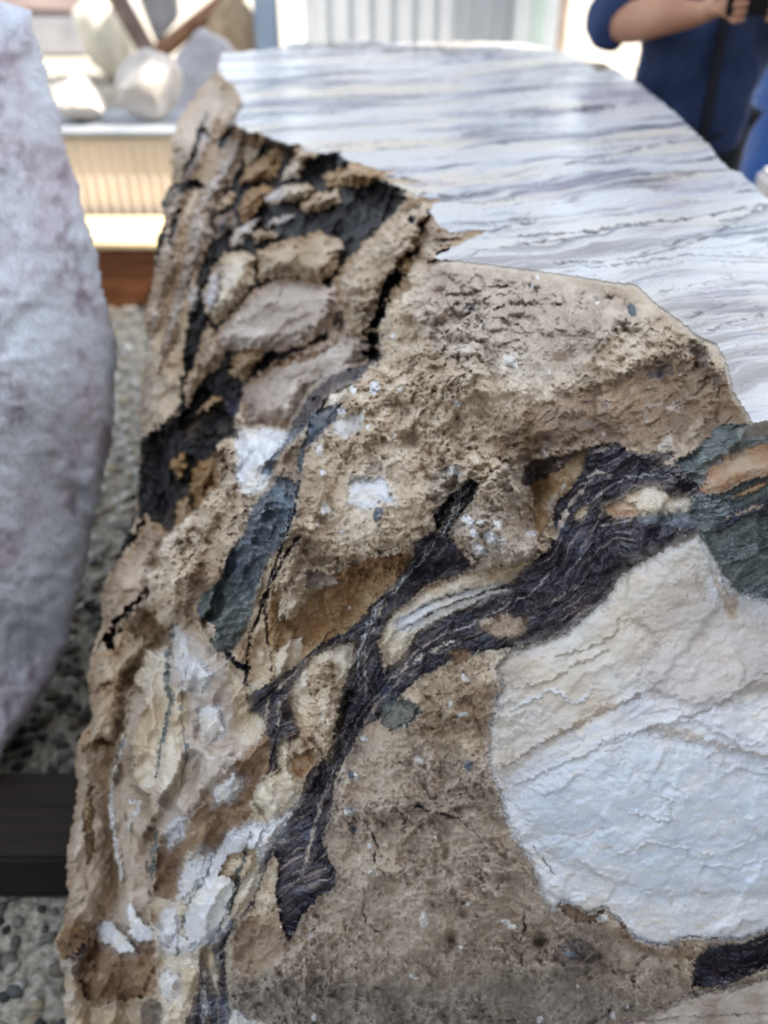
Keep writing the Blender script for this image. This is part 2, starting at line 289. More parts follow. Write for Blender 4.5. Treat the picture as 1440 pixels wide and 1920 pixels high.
        H = .014 * fbm(x / 80, y / 80, 3, seed + 4) + .006 * n2 + .006 * facet((u + 14 * n2) / 60, (v + 12 * n1) / 30, seed + 27) + .003 * fbm(x / 14, y / 14, 4, seed + 5, .65); C = C * (1 + .10 * fbm(x / 9, y / 9, 3, seed + 29))[..., None]; R = .5
    return C, H, R
seedc = [40]
def paint(kind, pts, ang=45, warp=9, h=0., bev=16, edge=1.6, part=None, layer=None, pal=None, line=None, a=1., hs=1., add=False):
    """lay one patch (or, with line=widths, one seam) of mineral on the rock surface"""
    seedc[0] += 1; sdn = seedc[0]; P = np.array([p[:2] for p in pts], float); pad = 30 + (max(line) if line else 0) + warp
    i0 = np.searchsorted(gy, P[:, 1].min() - pad); i1 = np.searchsorted(gy, P[:, 1].max() + pad); j0 = np.searchsorted(gx, P[:, 0].min() - pad); j1 = np.searchsorted(gx, P[:, 0].max() + pad)
    if i1 <= i0 or j1 <= j0: return
    s = np.s_[i0:i1, j0:j1]; x, y = X[s], Y[s]
    fx = pn(x / 11, y / 11, sdn) * min(warp, 9) * .45; fy = pn(x / 11, y / 11, sdn + 99) * min(warp, 9) * .45
    xx = x + WX[s] * warp + fx; yy = y + WY[s] * warp + fy
    if layer == 'T':
        xx = xx + TW[s] * (14 if line else 60); yy = yy + TW[s] * (1 if line else 3)
    else: xx = xx + W2X[s] * min(warp, 9) * .8; yy = yy + W2Y[s] * min(warp, 9) * .8
    if line:
        d, t = sdist(pts, xx, yy, False); wd = np.interp(t, range(len(line)), line); d = wd * np.clip(.75 + 1.5 * LN[s] + .5 * pn(x / 25, y / 25, sdn + 5), .08, 2) - d
        if max(line) < 6: edge = max(edge, 1.6); a = a * ss(-.35, .1, LN[s] + .2)
    else: d = sdist(pts, xx, yy)
    if warp > 2 and layer != 'T' and not (line and max(line) < 4): d = d + 2.6 * pn(x / 5.5, y / 5.5, sdn + 61) + 2.2 * pn(x / 2.9, y / 2.9, sdn + 62)
    if warp > 3 and layer == 'L' and not line and a > .7:
        hm = ss(-16, 3, d + 10 * fbm(x / 14, y / 14, 3, sdn + 63)) * .38 * a * (~isT[s]); hc = lin(PAL[pal or kind][1]); CC[s] = mix(CC[s], CC[s] * .35 + hc * .65, hm)
    m = ss(-edge, edge, d) * a
    if layer == 'T': m = m * (ss(-.35, .25, TN[s]) if not line else ss(-.5, .0, LN[s]))
    if layer == 'L': m = m * isL[s]
    elif layer == 'B': m = m * (~isL[s] & ~isT[s])
    elif layer == 'T': m = m * isT[s]
    else: m = m * (~isT[s])
    C, H, R = tex(kind, x, y, ang, sdn, pal)
    if layer == 'B' and kind == 'tan' and not line: C = mix(mix(C, lin((172, 134, 88)), .55), C, ss(0, 16, d + 8 * fbm(x / 20, y / 20, 3, sdn + 70)))
    CC[s] = mix(CC[s], C, m); RR[s] = mix(RR[s], R, m)
    HH[s] = HH[s] + h * ss(-edge, bev, d) * a if (line or add) and layer != 'T' else mix(HH[s], H * hs + h * ss(0, bev, d), m)
    if part:
        if part not in PARTS: PARTS.append(part)
        PID[s] = np.where(m > .5, PARTS.index(part), PID[s])

#@@BASE
# base: mud crust on the near lump, weathered lobes on the far-left side
C, H, R = tex('mud', X, Y, 40, 1); CC[:] = C; HH[:] = H; RR[:] = R
C, H, R = tex('tan', X, Y, 58, 2); mB = (~isL & ~isT); CC[mB] = C[mB]; HH[mB] = H[mB]; RR[mB] = R
PARTS.append('weathered_side'); PID[mB] = 1
# --- far-left side: lobes and black seams
B = dict(layer='B')
def seam(pts, wd, kind='black', h=-.022, **k): paint(kind, pts, line=wd, h=h, bev=8, warp=10, ang=60, layer='B', **k)
def lobe(pts, pal='tan', h=.046, **k): paint('tan', pts, h=h, bev=30, warp=12, hs=.6, ang=k.pop('ang', 60), layer='B', pal=pal, **k)
paint('black', [(455,240),(500,258),(560,270),(640,285),(735,346),(764,356),(740,400),(700,440),(650,500),(632,520),(640,600),(600,650),(520,670),(440,750),(400,760),(360,900),(300,980),(262,950),(262,830),(330,780),(350,620),(375,500),(395,400),(430,300)], ang=60, layer='B', warp=12, h=-.012, part='black_seam')
lobe([(400,130),(440,160),(450,190),(430,230),(400,270),(370,330),(345,420),(335,500),(310,600),(285,640),(270,600),(290,500),(312,410),(322,340),(325,270),(350,200),(370,165)], 'tanw')
lobe([(452,250),(462,290),(440,330),(405,380),(392,400),(398,440),(385,480),(370,520),(350,560),(330,640),(300,700),(300,640),(320,560),(345,470),(352,420),(380,350),(415,290)], 'pink')
lobe([(372,235),(385,240),(392,262),(378,290),(362,320),(352,345),(340,340),(350,310),(365,280)], 'white')
seam([(455,196),(435,235),(420,260),(408,290)], [9,11,9,4]); seam([(370,345),(340,350),(315,372),(305,395)], [10,14,14,9]); seam([(335,395),(322,430),(318,460)], [5,6,4])
seam([(385,215),(375,240),(362,290),(345,320)], [4,7,5,3], 'black', 0); seam([(310,410),(295,470),(290,510)], [6,9,6])
lobe([(470,252),(495,262),(485,285),(465,310),(455,290)], 'tan'); lobe([(520,275),(530,300),(515,330),(470,345),(445,345),(465,310),(500,285)], 'ochre')
lobe([(560,275),(600,290),(575,300),(560,335),(525,335),(545,300)], 'cream'); lobe([(510,350),(500,370),(480,400),(455,420),(448,390),(462,360),(490,345)], 'ochre')
lobe([(420,370),(435,355),(440,375),(415,400),(402,400)], 'tan'); lobe([(405,410),(440,395),(445,420),(420,440),(405,450)], 'green')
lobe([(530,345),(580,345),(590,360),(560,375),(500,385),(515,355)], 'cream'); lobe([(496,372),(530,345),(528,365),(510,382),(498,382)], 'white', h=.026)
lobe([(560,385),(590,365),(640,355),(640,380),(610,395),(570,398)], 'tan'); lobe([(630,320),(665,305),(720,325),(735,328),(690,345),(650,348),(610,350)], 'ochre'); lobe([(608,325),(625,318),(632,335),(615,345)], 'tan')
lobe([(500,424),(530,405),(556,400),(550,410),(520,425),(503,428)], 'white'); lobe([(430,460),(445,430),(470,412),(490,408),(470,430),(455,455),(440,470)], 'white'); lobe([(465,430),(520,435),(510,448),(480,455)], 'tanw')
lobe([(382,590),(378,545),(390,520),(405,490),(420,475),(470,470),(480,490),(475,530),(450,570),(420,600),(405,610)], 'cream', ang=60); lobe([(378,560),(395,510),(410,500),(412,540),(400,585),(385,585)], 'white', h=.028)
lobe([(352,525),(362,515),(372,530),(365,570),(358,590),(352,560)], 'white'); lobe([(480,470),(540,445),(600,432),(640,450),(645,470),(630,510),(600,530),(540,520),(490,530)], 'tan', ang=20)
lobe([(420,610),(450,575),(480,540),(540,520),(600,530),(635,530),(642,570),(622,620),(560,650),(480,660),(425,655),(400,640)], 'pink', h=.03, ang=25)
lobe([(395,610),(425,660),(410,690),(385,700),(368,720),(350,780),(360,690),(375,640)], 'tanw'); lobe([(345,800),(360,770),(400,745),(420,755),(395,790),(365,820),(345,825)], 'ochre', ang=50)
lobe([(340,740),(350,700),(372,680),(380,690),(365,720),(348,770)], 'tan'); lobe([(440,660),(500,650),(480,690),(455,720),(430,700)], 'tan')
lobe([(450,730),(480,710),(540,665),(600,640),(690,600),(700,660),(640,720),(580,740),(550,790),(500,800),(460,800)], 'pink', h=.03, ang=35)
seam([(640,520),(650,560),(648,600),(630,640),(590,665),(520,680)], [4,3,3,5,7,10], 'brown', -.01)
lobe([(772,368),(832,374),(808,392),(795,420),(790,450),(760,500),(740,530),(705,575),(692,620),(690,655),(655,600),(636,545),(632,520),(660,480),(700,440),(735,405)], 'mud', h=.034, ang=40)
paint('mud', [(735,400),(790,380),(820,385),(800,410),(780,470),(735,520),(700,580),(660,590),(640,530),(690,455)], layer='B', a=.75, h=.034)
seam([(804,395),(798,420),(790,440)], [6,8,4]); seam([(782,470),(745,520),(715,570),(700,620),(700,690)], [8,16,15,14,12], h=-.03)
lobe([(745,490),(778,482),(770,510),(750,515)], 'ochre'); lobe([(808,405),(820,425),(915,432),(860,455),(820,475),(800,500),(785,480),(795,440)], 'tanw'); 
paint('white', [(770,404),(778,410),(776,420),(768,420),(764,412)], layer='B', warp=1, h=.004)
seam([(380,740),(340,790),(300,840),(280,900)], [12,20,28,18]); seam([(450,740),(400,800),(380,850)], [14,22,16], 'dark', 0); seam([(270,870),(290,930),(260,1000),(240,1020)], [14,22,8,4])
paint('black', [(265,830),(330,790),(420,750),(445,810),(415,920),(380,950),(350,965),(310,1010),(255,965)], ang=60, layer='B', warp=10, a=.9, h=-.02)
lobe([(325,860),(345,845),(350,880),(335,900),(318,880)], 'ochre'); lobe([(360,880),(400,850),(415,880),(410,910),(375,950),(355,920)], 'ochre'); lobe([(330,935),(355,930),(360,960),(330,985)], 'tan')
lobe([(275,960),(300,990),(320,1000),(300,1060),(290,1110),(275,1180),(240,1180),(195,1180),(190,1120),(215,1060),(250,1020)], 'tanw', h=.03)
seam([(280,1110),(245,1140),(215,1170),(205,1200),(215,1225)], [9,8,11,12,4]); seam([(250,960),(225,1035),(210,1070)], [8,7,4])
lobe([(175,1230),(215,1215),(240,1180),(290,1190),(300,1210),(250,1260),(240,1330),(220,1400),(180,1400),(150,1420),(160,1330)], 'tan')
for q in ([(250,1250),(200,1290),(170,1300)], [(230,1400),(190,1390),(150,1400)], [(215,1500),(180,1470),(140,1460)]): seam(q, [4,6,3], 'brown', -.012)
lobe([(140,1400),(200,1400),(205,1500),(215,1640),(190,1740),(125,1740),(120,1600),(135,1500)], 'tanw', h=.014)
paint('tan', [(150,1500),(175,1470),(172,1560),(180,1600),(165,1620)], layer='B', pal='tan', h=.02)
lobe([(100,1765),(125,1740),(180,1745),(185,1775),(150,1830),(120,1810)], 'brown'); paint('cream', [(98,1770),(112,1815),(140,1840),(168,1765),(172,1740),(160,1770),(135,1790),(115,1800)], layer='B', h=.035, pal='pink')

#@@LUMP
L = dict(layer='L')
rm = random.Random(11)
# mud tone variations on the lump
paint('pink', [(820,492),(950,505),(1100,530),(1200,560),(1240,640),(1150,700),(1000,720),(900,700),(800,640),(770,580),(790,520)], a=.7, warp=30, edge=20, hs=.8, **L)
paint('ochre', [(1000,510),(1200,540),(1300,630),(1340,650),(1330,690),(1250,640),(1150,560)], pal='mud', a=.6, warp=18, edge=10, **L)
paint('brown', [(1000,760),(1100,720),(1200,700),(1290,660),(1365,700),(1400,780),(1330,820),(1270,850),(1180,830),(1100,830),(1020,850),(960,880),(930,840)], pal='brown', a=.75, warp=24, edge=12, ang=30, h=-.006, **L)
paint('mud', [(1130,640),(1200,600),(1280,650),(1220,700),(1150,710),(1090,690)], a=.8, warp=16, edge=6, h=.006, **L)
paint('greymud', [(620,1400),(660,1380),(780,1380),(900,1420),(940,1560),(1010,1690),(1100,1730),(1250,1790),(1300,1860),(1220,1900),(1060,1940),(1060,2120),(430,2120),(420,1800),(480,1740),(540,1760),(620,1660),(600,1560)], a=.8, warp=20, edge=14, **L)
paint('greymud', [(430,1800),(600,1790),(800,1800),(1000,1780),(1100,1850),(1250,1890),(1060,1940),(1060,2120),(430,2120)], a=.75, warp=25, edge=18, pal='greymud', hs=1, **L)
PAL['dmud'] = ((160,150,139),(130,121,112),(182,173,163))
paint('mud', [(420,1830),(700,1840),(900,1850),(1060,1820),(1230,1890),(1060,1940),(1060,2120),(410,2120)], a=.85, warp=25, edge=20, pal='dmud', **L)
paint('brown', [(880,1290),(930,1280),(928,1350),(915,1400),(880,1360),(850,1320)], a=.7, edge=8, **L)
paint('ochre', [(470,1720),(540,1720),(560,1770),(480,1830),(430,1800),(430,1760)], a=.6, edge=10, pal='brown', **L)
# big round swellings of the crust
yy, xx = Y, X
for cx, cy, rx, ry, a in ((700,1470,150,120,.022),(720,1700,150,130,.026),(880,1740,120,110,.022),(1060,800,120,60,.012),(700,960,110,110,.02),(640,800,90,70,.014),(890,1010,70,80,.03),(870,720,110,70,.024),(860,1560,120,70,.014),(1130,590,110,50,.014),(480,1000,90,70,.01),(330,1080,60,70,.02),(920,880,60,50,.02),(890,1450,60,90,.012)):
    r2 = ((xx + WX * 25 - cx) / rx) ** 2 + ((yy + WY * 25 - cy) / ry) ** 2
    HB += np.where(isL, 1.9 * a * np.exp(-r2 * 1.4), 0)
# hollows
for cx, cy, rx, ry, a in ((1000,900,40,50,.03),(800,1060,50,25,.03),(1180,625,35,22,.02),(920,700,16,40,.02),(760,770,30,25,.014),(770,830,22,18,.02),(1000,960,20,60,.03),(1060,690,22,30,.012),(640,1060,80,22,.016),(1150,560,30,10,.01),(730,1540,20,14,.012),(1010,1760,14,16,.02),(850,1760,14,18,.016),(1100,1790,30,20,.02),(590,1836,16,8,.012),(630,1850,12,8,.012),(628,1868,14,8,.012)):
    r2 = ((xx + WX * 12 - cx) / rx) ** 2 + ((yy + WY * 12 - cy) / ry) ** 2
    HB -= np.where(isL, 1.5 * a * np.exp(-r2 * 1.4), 0)
# crumbly zones, and the big broken facets of the left flank
CR = sum(a * np.exp(-(((X - cx) / rx) ** 2 + ((Y - cy) / ry) ** 2)) for cx, cy, rx, ry, a in ((860,650,90,60,1),(900,880,110,70,.9),(760,740,90,60,.7),(480,980,110,60,.6),(340,1040,60,90,1),(420,860,30,60,1),(1180,610,80,40,.7),(690,1050,90,50,.7),(1000,1800,120,60,.6),(850,1330,110,50,.6),(750,1530,110,30,.6),(610,1320,40,70,.6),(1000,570,170,50,.9),(900,540,90,35,.5),(760,1640,90,60,.45),(930,1640,70,70,.4),(620,1840,120,60,.5),(1330,700,50,60,.6)))
wa = 12 * fbm(X / 30, Y / 30, 4, 201, .6); wb = 12 * fbm(X / 30, Y / 30, 4, 202, .6)
HB += isL * CR * (.038 * billow((X + wa) / 44, (Y + wb) / 36, 3, 203) + .012 * facet((X + wa) / 26, (Y + wb) / 20, 204) - .010)
fu, fv = rot(X + wa * 1.4, Y + wb * 1.4, 66); lf = ss(720, 420, X + .25 * (Y - 1200)) * isL
HB += lf * soft(.026 * facet(fu / 150, fv / 52, 205) + .012 * facet(fu / 60, fv / 26, 206), 4)
H207 = isL * (1 - lf) * soft(.010 * facet(fu / 170, fv / 90, 207), 5); HB += H207
bu, bv = rot(X + wa, Y + wb, 58); HB += (~isL & ~isT) * soft(.008 * facet(bu / 110, bv / 40, 208) + .005 * facet(bu / 40, bv / 20, 209), 4)
# --- left flank of the lump
paint('cream', [(325,1170),(460,1230),(500,1350),(520,1500),(480,1640),(430,1740),(430,2120),(170,2120),(185,1740),(215,1650),(210,1480),(250,1270)], ang=68, warp=14, edge=8, a=.75, **L)
paint('white', [(440,822),(457,803),(500,802),(548,808),(545,830),(515,880),(505,905),(490,925),(465,930),(445,905),(446,860)], ang=20, warp=5, h=.004, part='white_quartz', **L)
paint('green', [(545,805),(560,770),(585,765),(575,800),(560,820),(540,850),(510,890),(490,890),(500,865),(525,845)], ang=60, warp=5, part='green_vein', **L)
paint('tan', [(510,880),(525,850),(560,815),(568,840),(555,880),(560,905),(540,890),(520,895)], pal='tanw', ang=55, warp=4, h=.006, **L)
paint('cream', [(450,925),(490,920),(500,930),(480,1000),(420,1050),(360,1060),(310,1040),(350,980),(400,950)], pal='mud', a=.5, warp=14, edge=8, **L)
paint('brown', [(370,1040),(420,1020),(425,1090),(390,1130),(370,1180),(340,1150),(350,1090)], a=.6, warp=10, edge=6, **L)
paint('green', [(520,895),(560,905),(553,960),(535,1010),(515,1050),(490,1090),(480,1115),(478,1150),(460,1180),(440,1215),(410,1222),(392,1205),(400,1180),(385,1165),(368,1150),(382,1112),(420,1085),(428,1045),(455,1005),(470,965),(468,950),(495,925),(512,912)], ang=38, warp=6, h=.003, part='green_vein#2', **L)
paint('deep', [(392,1205),(405,1175),(375,1155),(380,1115),(430,1092),(480,1115),(478,1150),(460,1180),(440,1215),(410,1222)], ang=25, warp=5, h=.003, part='green_vein#2', **L)
paint('tan', [(385,1165),(405,1175),(400,1200),(375,1175),(360,1165)], pal='tanw', warp=3, h=.004, **L)
paint('dark', [(710,635),(716,672),(690,690),(655,728),(632,755),(606,800),(590,828),(578,830),(580,790),(560,800),(548,812),(548,800),(563,767),(580,737),(623,703),(667,688)], ang=48, warp=5, h=.008, part='dark_vein', **L)
paint('tan', [(612,745),(640,730),(660,720),(640,745),(620,760),(605,765)], pal='cream', warp=4, h=.006, **L)
paint('dark', [(585,775),(640,757),(630,785),(600,815),(575,840),(568,880),(560,900),(562,850),(575,815)], ang=50, warp=4, h=.004, pal='green', **L)
# pale fibres beside the fissure
paint('ochre', [(500,1060),(540,1010),(560,1010),(520,1080),(510,1150),(515,1275),(490,1280),(470,1270),(455,1240),(440,1225),(460,1185),(485,1120)], ang=72, warp=5, pal='tan', h=-.004, **L)
for q, wd in (([(562,903),(552,960),(535,1010),(518,1055),(500,1110),(486,1150),(470,1190),(463,1230),(460,1290)], [3,2,2,3,3,3,4,5,4]), ([(560,1008),(535,1040),(515,1080),(503,1110),(497,1150),(503,1200),(510,1260)], [5,3,3,3,3,2,2]), ([(425,1225),(445,1245),(465,1255)], [6,9,4])):
    paint('black', q, line=wd, h=-.012, bev=4, warp=4, ang=75, pal='dark', **L)
# translucent ochre hollow
paint('ochre', [(512,1105),(560,1120),(600,1082),(650,1068),(690,1050),(775,1035),(778,1050),(745,1085),(712,1122),(660,1176),(590,1218),(540,1258),(513,1278),(505,1200),(500,1150)], ang=40, warp=10, h=-.034, bev=34, part='ochre_calcite', **L)
paint('cream', [(515,1225),(540,1200),(570,1190),(565,1225),(530,1265),(513,1275)], ang=40, warp=6, a=.8, **L)
paint('mud', [(560,1060),(640,1040),(650,1068),(600,1085),(575,1130),(545,1165),(520,1160),(530,1110)], warp=10, h=.026, **L)
paint('white', [(575,1070),(610,1075),(635,1095),(600,1105),(575,1100)], warp=5, pal='pink', h=.006, **L)
paint('white', [(655,895),(720,900),(740,945),(710,940),(690,955),(655,945)], ang=5, warp=7, h=.004, **L)
paint('white', [(625,790),(660,775),(680,800),(650,820),(620,812)], ang=35, warp=8, a=.7, edge=5, **L)
paint('greymud', [(690,850),(715,865),(720,895),(690,890)], pal='dark', a=.35, warp=8, edge=5, **L)
paint('greymud', [(800,900),(850,870),(875,880),(850,920),(820,945),(798,935)], warp=6, h=.012, **L)
paint('greymud', [(850,985),(870,955),(905,950),(960,960),(1010,975),(1015,1010),(1000,1045),(960,1062),(920,1085),(885,1085),(875,1068),(895,1050),(868,1020),(853,1010)], warp=6, h=.014, bev=10, **L)
paint('greymud', [(960,840),(990,860),(1000,900),(985,960),(960,950),(930,900)], warp=10, a=.7, edge=6, **L)
# main dark veins
V = dict(layer='L', part='dark_vein')
paint('tan', [(985,880),(1040,855),(1100,842),(1110,870),(1085,900),(1045,935),(1025,985),(1005,1015),(1010,960),(1000,920)], pal='ochre', ang=30, warp=8, **L)
paint('dark', [(990,872),(1040,856),(1100,842),(1060,872),(1020,895),(990,915),(975,905)], ang=32, warp=10, a=.8, **L)
paint('dark', [(1100,840),(1157,830),(1177,847),(1227,852),(1273,849),(1280,873),(1307,878),(1318,907),(1330,940),(1340,980),(1315,992),(1309,1012),(1260,1024),(1220,1044),(1173,1068),(1152,1092),(1137,1124),(1093,1162),(1060,1188),(1017,1204),(960,1216),(913,1219),(863,1230),(813,1257),(770,1282),(713,1347),(690,1360),(667,1382),(652,1415),(632,1450),(623,1493),(618,1530),(604,1573),(612,1600),(627,1627),(630,1660),(590,1690),(557,1733),(541,1768),(530,1747),(517,1673),(523,1613),(513,1600),(485,1660),(475,1700),(440,1735),(420,1780),(425,1850),(432,1920),(425,2000),(350,2100),(340,1950),(370,1850),(375,1790),(400,1755),(445,1715),(470,1660),(490,1600),(530,1540),(563,1493),(577,1453),(607,1423),(623,1380),(630,1340),(650,1290),(662,1250),(690,1275),(720,1262),(735,1245),(767,1220),(782,1187),(800,1173),(840,1155),(900,1125),(958,1096),(962,1075),(985,1058),(1027,1033),(1040,1000),(1037,973),(1043,940),(1070,920),(1095,875)], ang=33, warp=6, h=.004, bev=10, **V)
paint('dark', [(513,1278),(557,1248),(590,1218),(662,1172),(713,1122),(747,1083),(780,1040),(775,1017),(820,995),(812,967),(847,927),(885,898),(898,905),(887,933),(862,962),(842,1000),(853,1023),(882,1053),(884,1062),(853,1080),(797,1097),(773,1123),(738,1147),(720,1180),(708,1205),(720,1253),(712,1290),(690,1320),(650,1370),(610,1425),(625,1370),(642,1290),(660,1250),(666,1205),(640,1210),(600,1232),(560,1275),(545,1300),(548,1340),(560,1370),(540,1400),(500,1440),(492,1420),(505,1370),(490,1345),(466,1330),(460,1300)], ang=42, warp=5, h=.006, bev=10, **V)
# brown-black rot in the upper tip and cracks between veins
paint('black', [(815,965),(850,928),(885,900),(896,908),(880,940),(858,965),(838,1000),(820,995)], ang=45, warp=4, pal='black', **V)
paint('black', [(627,1330),(650,1290),(662,1300),(640,1360),(612,1420),(606,1400)], ang=60, warp=3, h=-.02, **V)
paint('black', [(585,1450),(640,1380),(690,1310),(700,1330),(640,1420),(600,1500),(540,1560),(510,1590)], ang=50, warp=6, h=-.006, a=.7, **V)
# white-cream band with streaks between the veins
paint('cream', [(720,1180),(745,1145),(775,1125),(800,1100),(850,1084),(900,1072),(985,1052),(1005,1046),(965,1080),(955,1096),(900,1122),(840,1152),(800,1172),(780,1186),(765,1220),(735,1248),(722,1240),(711,1205)], ang=25, warp=5, h=.010, part='cream_marble', **L)
paint('white', [(740,1165),(800,1130),(860,1110),(950,1095),(955,1105),(880,1130),(810,1160),(780,1180),(745,1180)], ang=22, warp=4, h=.012, part='cream_marble', **L)
for q, wd in (([(735,1190),(790,1160),(850,1130),(930,1105),(960,1098)], [1.5,2,2,3,3]), ([(770,1150),(830,1120),(900,1100)], [1,1.8,1]), ([(790,1195),(850,1160),(920,1140),(960,1120)], [4,5,5,4])):
    paint('dark', q, line=wd, warp=5, ang=25, **L)
for q, wd in (([(740,1270),(780,1240),(820,1215),(850,1200)], [2,4,3,2]), ([(760,1245),(790,1215),(830,1190),(880,1175)], [1.5,2,2,1]), ([(1040,1010),(1060,960),(1090,920),(1110,890)], [2,5,4,2]), ([(1030,985),(1035,940),(1060,905)], [5,6,3]), ([(1100,893),(1120,885),(1145,890)], [3,4,2]), ([(640,1235),(650,1255)], [2,2])):
    paint('tan', q, line=wd, warp=5, ang=25, pal='pink', **L)
def spine(pts, n, wid, kinds):
    for _ in range(n):
        a = rm.uniform(0, len(pts) - 2.2); b = min(len(pts) - 1.01, a + rm.uniform(1.0, 3.4)); o = rm.uniform(-1, 1) * wid; L_ = []
        for t in np.linspace(a, b, 7):
            i = int(t); f = t - i; p0, p1 = pts[i], pts[i + 1]; dx, dy = p1[0] - p0[0], p1[1] - p0[1]; m = math.hypot(dx, dy)
            w_ = p0[2] + (p1[2] - p0[2]) * f; L_.append((p0[0] + dx * f - dy / m * o * w_, p0[1] + dy * f + dx / m * o * w_))
        kd, pl = rm.choice(kinds); w0 = rm.uniform(.7, 2.6)
        paint(kd, L_, line=[.3, w0 * .7, w0, w0 * .6, w0, w0 * .7, .2], warp=7, ang=35, pal=pl, h=rm.uniform(-.004, .004), bev=4, a=rm.uniform(.3, .75), **L)
ks = [('tan', 'pink'), ('tan', 'cream'), ('white', 'white'), ('green', 'green'), ('black', 'black'), ('black', 'black'), ('tan', 'dpeb'), ('dark', 'dpeb')]
spine([(1285,900,34),(1180,895,36),(1110,950,48),(1060,1050,60),(1000,1110,56),(900,1165,34),(820,1205,30),(740,1262,34),(690,1325,30),(640,1420,26),(600,1520,34),(570,1640,36)], 24, .8, ks)
spine([(885,920,10),(840,1000,22),(800,1060,34),(730,1130,30),(690,1210,22),(690,1300,24)], 22, .8, ks); spine([(660,1185,10),(590,1235,18),(510,1310,26),(500,1400,14)], 12, .8, ks)
spine([(500,1630,16),(450,1720,18),(390,1800,26),(400,1900,26),(370,2000,26)], 16, .8, ks)
paint('brown', [(842,1222),(862,1216),(882,1222),(878,1240),(852,1248)], warp=3, h=.004, **L)
paint('ochre', [(898,1165),(940,1152),(985,1158),(990,1178),(970,1195),(930,1192),(905,1182)], pal='tanw', warp=5, h=.003, **L)
paint('deep', [(715,1340),(722,1315),(760,1310),(790,1325),(780,1350),(740,1375),(722,1365)], ang=30, warp=8, h=.003, a=.8, **L)
paint('cream', [(1134,954),(1160,938),(1173,930),(1200,915),(1220,912),(1240,917),(1252,928),(1275,930),(1296,938),(1290,962),(1250,965),(1225,968),(1190,967),(1155,970)], ang=5, warp=5, h=.006, **L)
paint('orange', [(1134,954),(1165,938),(1192,945),(1195,966),(1155,970)], ang=5, warp=3, h=.006, a=.8, **L)
paint('cream', [(1075,976),(1085,955),(1107,945),(1100,962),(1088,978)], warp=3, h=.004, **L)
paint('cream', [(1125,985),(1142,980),(1142,984),(1130,987)], warp=1, **L)
paint('deep', [(1195,968),(1230,960),(1300,960),(1330,980),(1315,995),(1240,985),(1200,982)], ang=15, warp=7, pal='green', a=.8, **L)
paint('tan', [(1240,870),(1262,860),(1270,830),(1310,780),(1325,790),(1318,850),(1300,870),(1275,875)], pal='tanw', ang=50, warp=6, h=.006, **L)
paint('white', [(1232,835),(1258,812),(1262,840),(1240,848)], warp=4, pal='pink', h=.008, **L)
# cream chips and mud between the two left veins
paint('cream', [(575,1245),(600,1225),(640,1210),(664,1207),(660,1250),(640,1292),(627,1345),(612,1425),(590,1400),(565,1372),(548,1335),(552,1290)], ang=60, warp=5, h=.014, part='cream_marble#2', **L)
paint('mud', [(580,1245),(620,1240),(632,1275),(634,1320),(622,1390),(610,1425),(590,1385),(600,1330),(575,1290)], warp=6, h=.016, **L)
paint('cream', [(520,1395),(535,1385),(548,1410),(550,1440),(570,1470),(560,1500),(530,1530),(500,1545),(470,1500),(478,1465),(510,1455),(522,1440)], ang=60, warp=5, h=.016, part='cream_marble#3', **L)
paint('cream', [(545,1420),(590,1405),(588,1440),(565,1460),(550,1445)], pal='ochre', warp=5, h=.008, **L)
paint('black', [(545,1375),(570,1385),(580,1420),(565,1440),(552,1410)], line=[3,4,4,4,3], warp=5, pal='brown', **L)
paint('dark', [(500,1350),(525,1365),(515,1400),(522,1440),(500,1452),(482,1440),(498,1410)], ang=70, warp=4, h=.006, **L)
# left lower flank
paint('white', [(330,1175),(355,1190),(400,1222),(440,1250),(458,1300),(466,1335),(490,1350),(500,1395),(470,1420),(420,1445),(380,1500),(350,1540),(310,1570),(295,1520),(288,1450),(300,1400),(320,1320),(312,1280),(318,1240)], ang=70, pal='pink', warp=8, h=.008, bev=12, part='white_quartz#2', **L)
paint('white', [(330,1175),(350,1190),(352,1230),(330,1250),(325,1230)], warp=4, h=.016, **L)
paint('cream', [(310,1290),(345,1290),(355,1340),(340,1400),(345,1460),(320,1500),(292,1480),(300,1400),(318,1330)], ang=80, warp=7, h=.014, **L)
paint('ochre', [(430,1250),(458,1290),(466,1335),(495,1350),(490,1400),(450,1400),(440,1340)], ang=70, pal='cream', a=.8, warp=6, edge=5, **L)
paint('brown', [(500,1375),(505,1440),(480,1470),(468,1500),(470,1530),(430,1570),(402,1600),(380,1630),(360,1680),(320,1690),(290,1680),(288,1620),(305,1580),(340,1555),(380,1505),(420,1450),(460,1415)], ang=50, warp=10, h=.0, part='brown_crust', **L)
for c in ((395,1405,14),(325,1560,7),(360,1560,5),(450,1455,6),(350,1500,4)): paint('cream', [(c[0]+c[2]*math.cos(t)*(.6+.4*random.random()), c[1]+c[2]*.7*math.sin(t)) for t in np.arange(0,6.2,.8)], warp=3, a=.5, h=.004, **L)
paint('white', [(478,1540),(500,1545),(535,1528),(560,1500),(540,1540),(510,1580),(490,1610),(478,1640),(470,1660),(450,1700),(420,1740),(400,1760),(360,1780),(320,1800),(300,1790),(298,1740),(320,1700),(350,1670),(370,1640),(388,1600),(405,1600),(430,1560)], ang=55, pal='white', warp=7, h=.016, bev=14, part='white_quartz#3', **L)
paint('cream', [(430,1600),(480,1590),(485,1620),(450,1690),(440,1650),(410,1640)], ang=60, warp=7, h=.016, **L)
paint('ochre', [(350,1600),(378,1590),(385,1620),(350,1680),(345,1720),(350,1760),(325,1740),(310,1760),(320,1700),(340,1650)], ang=68, pal='cream', warp=6, h=.006, **L)
paint('cream', [(435,1680),(465,1635),(490,1640),(470,1690),(445,1725),(430,1720)], ang=60, warp=4, h=.018, **L)
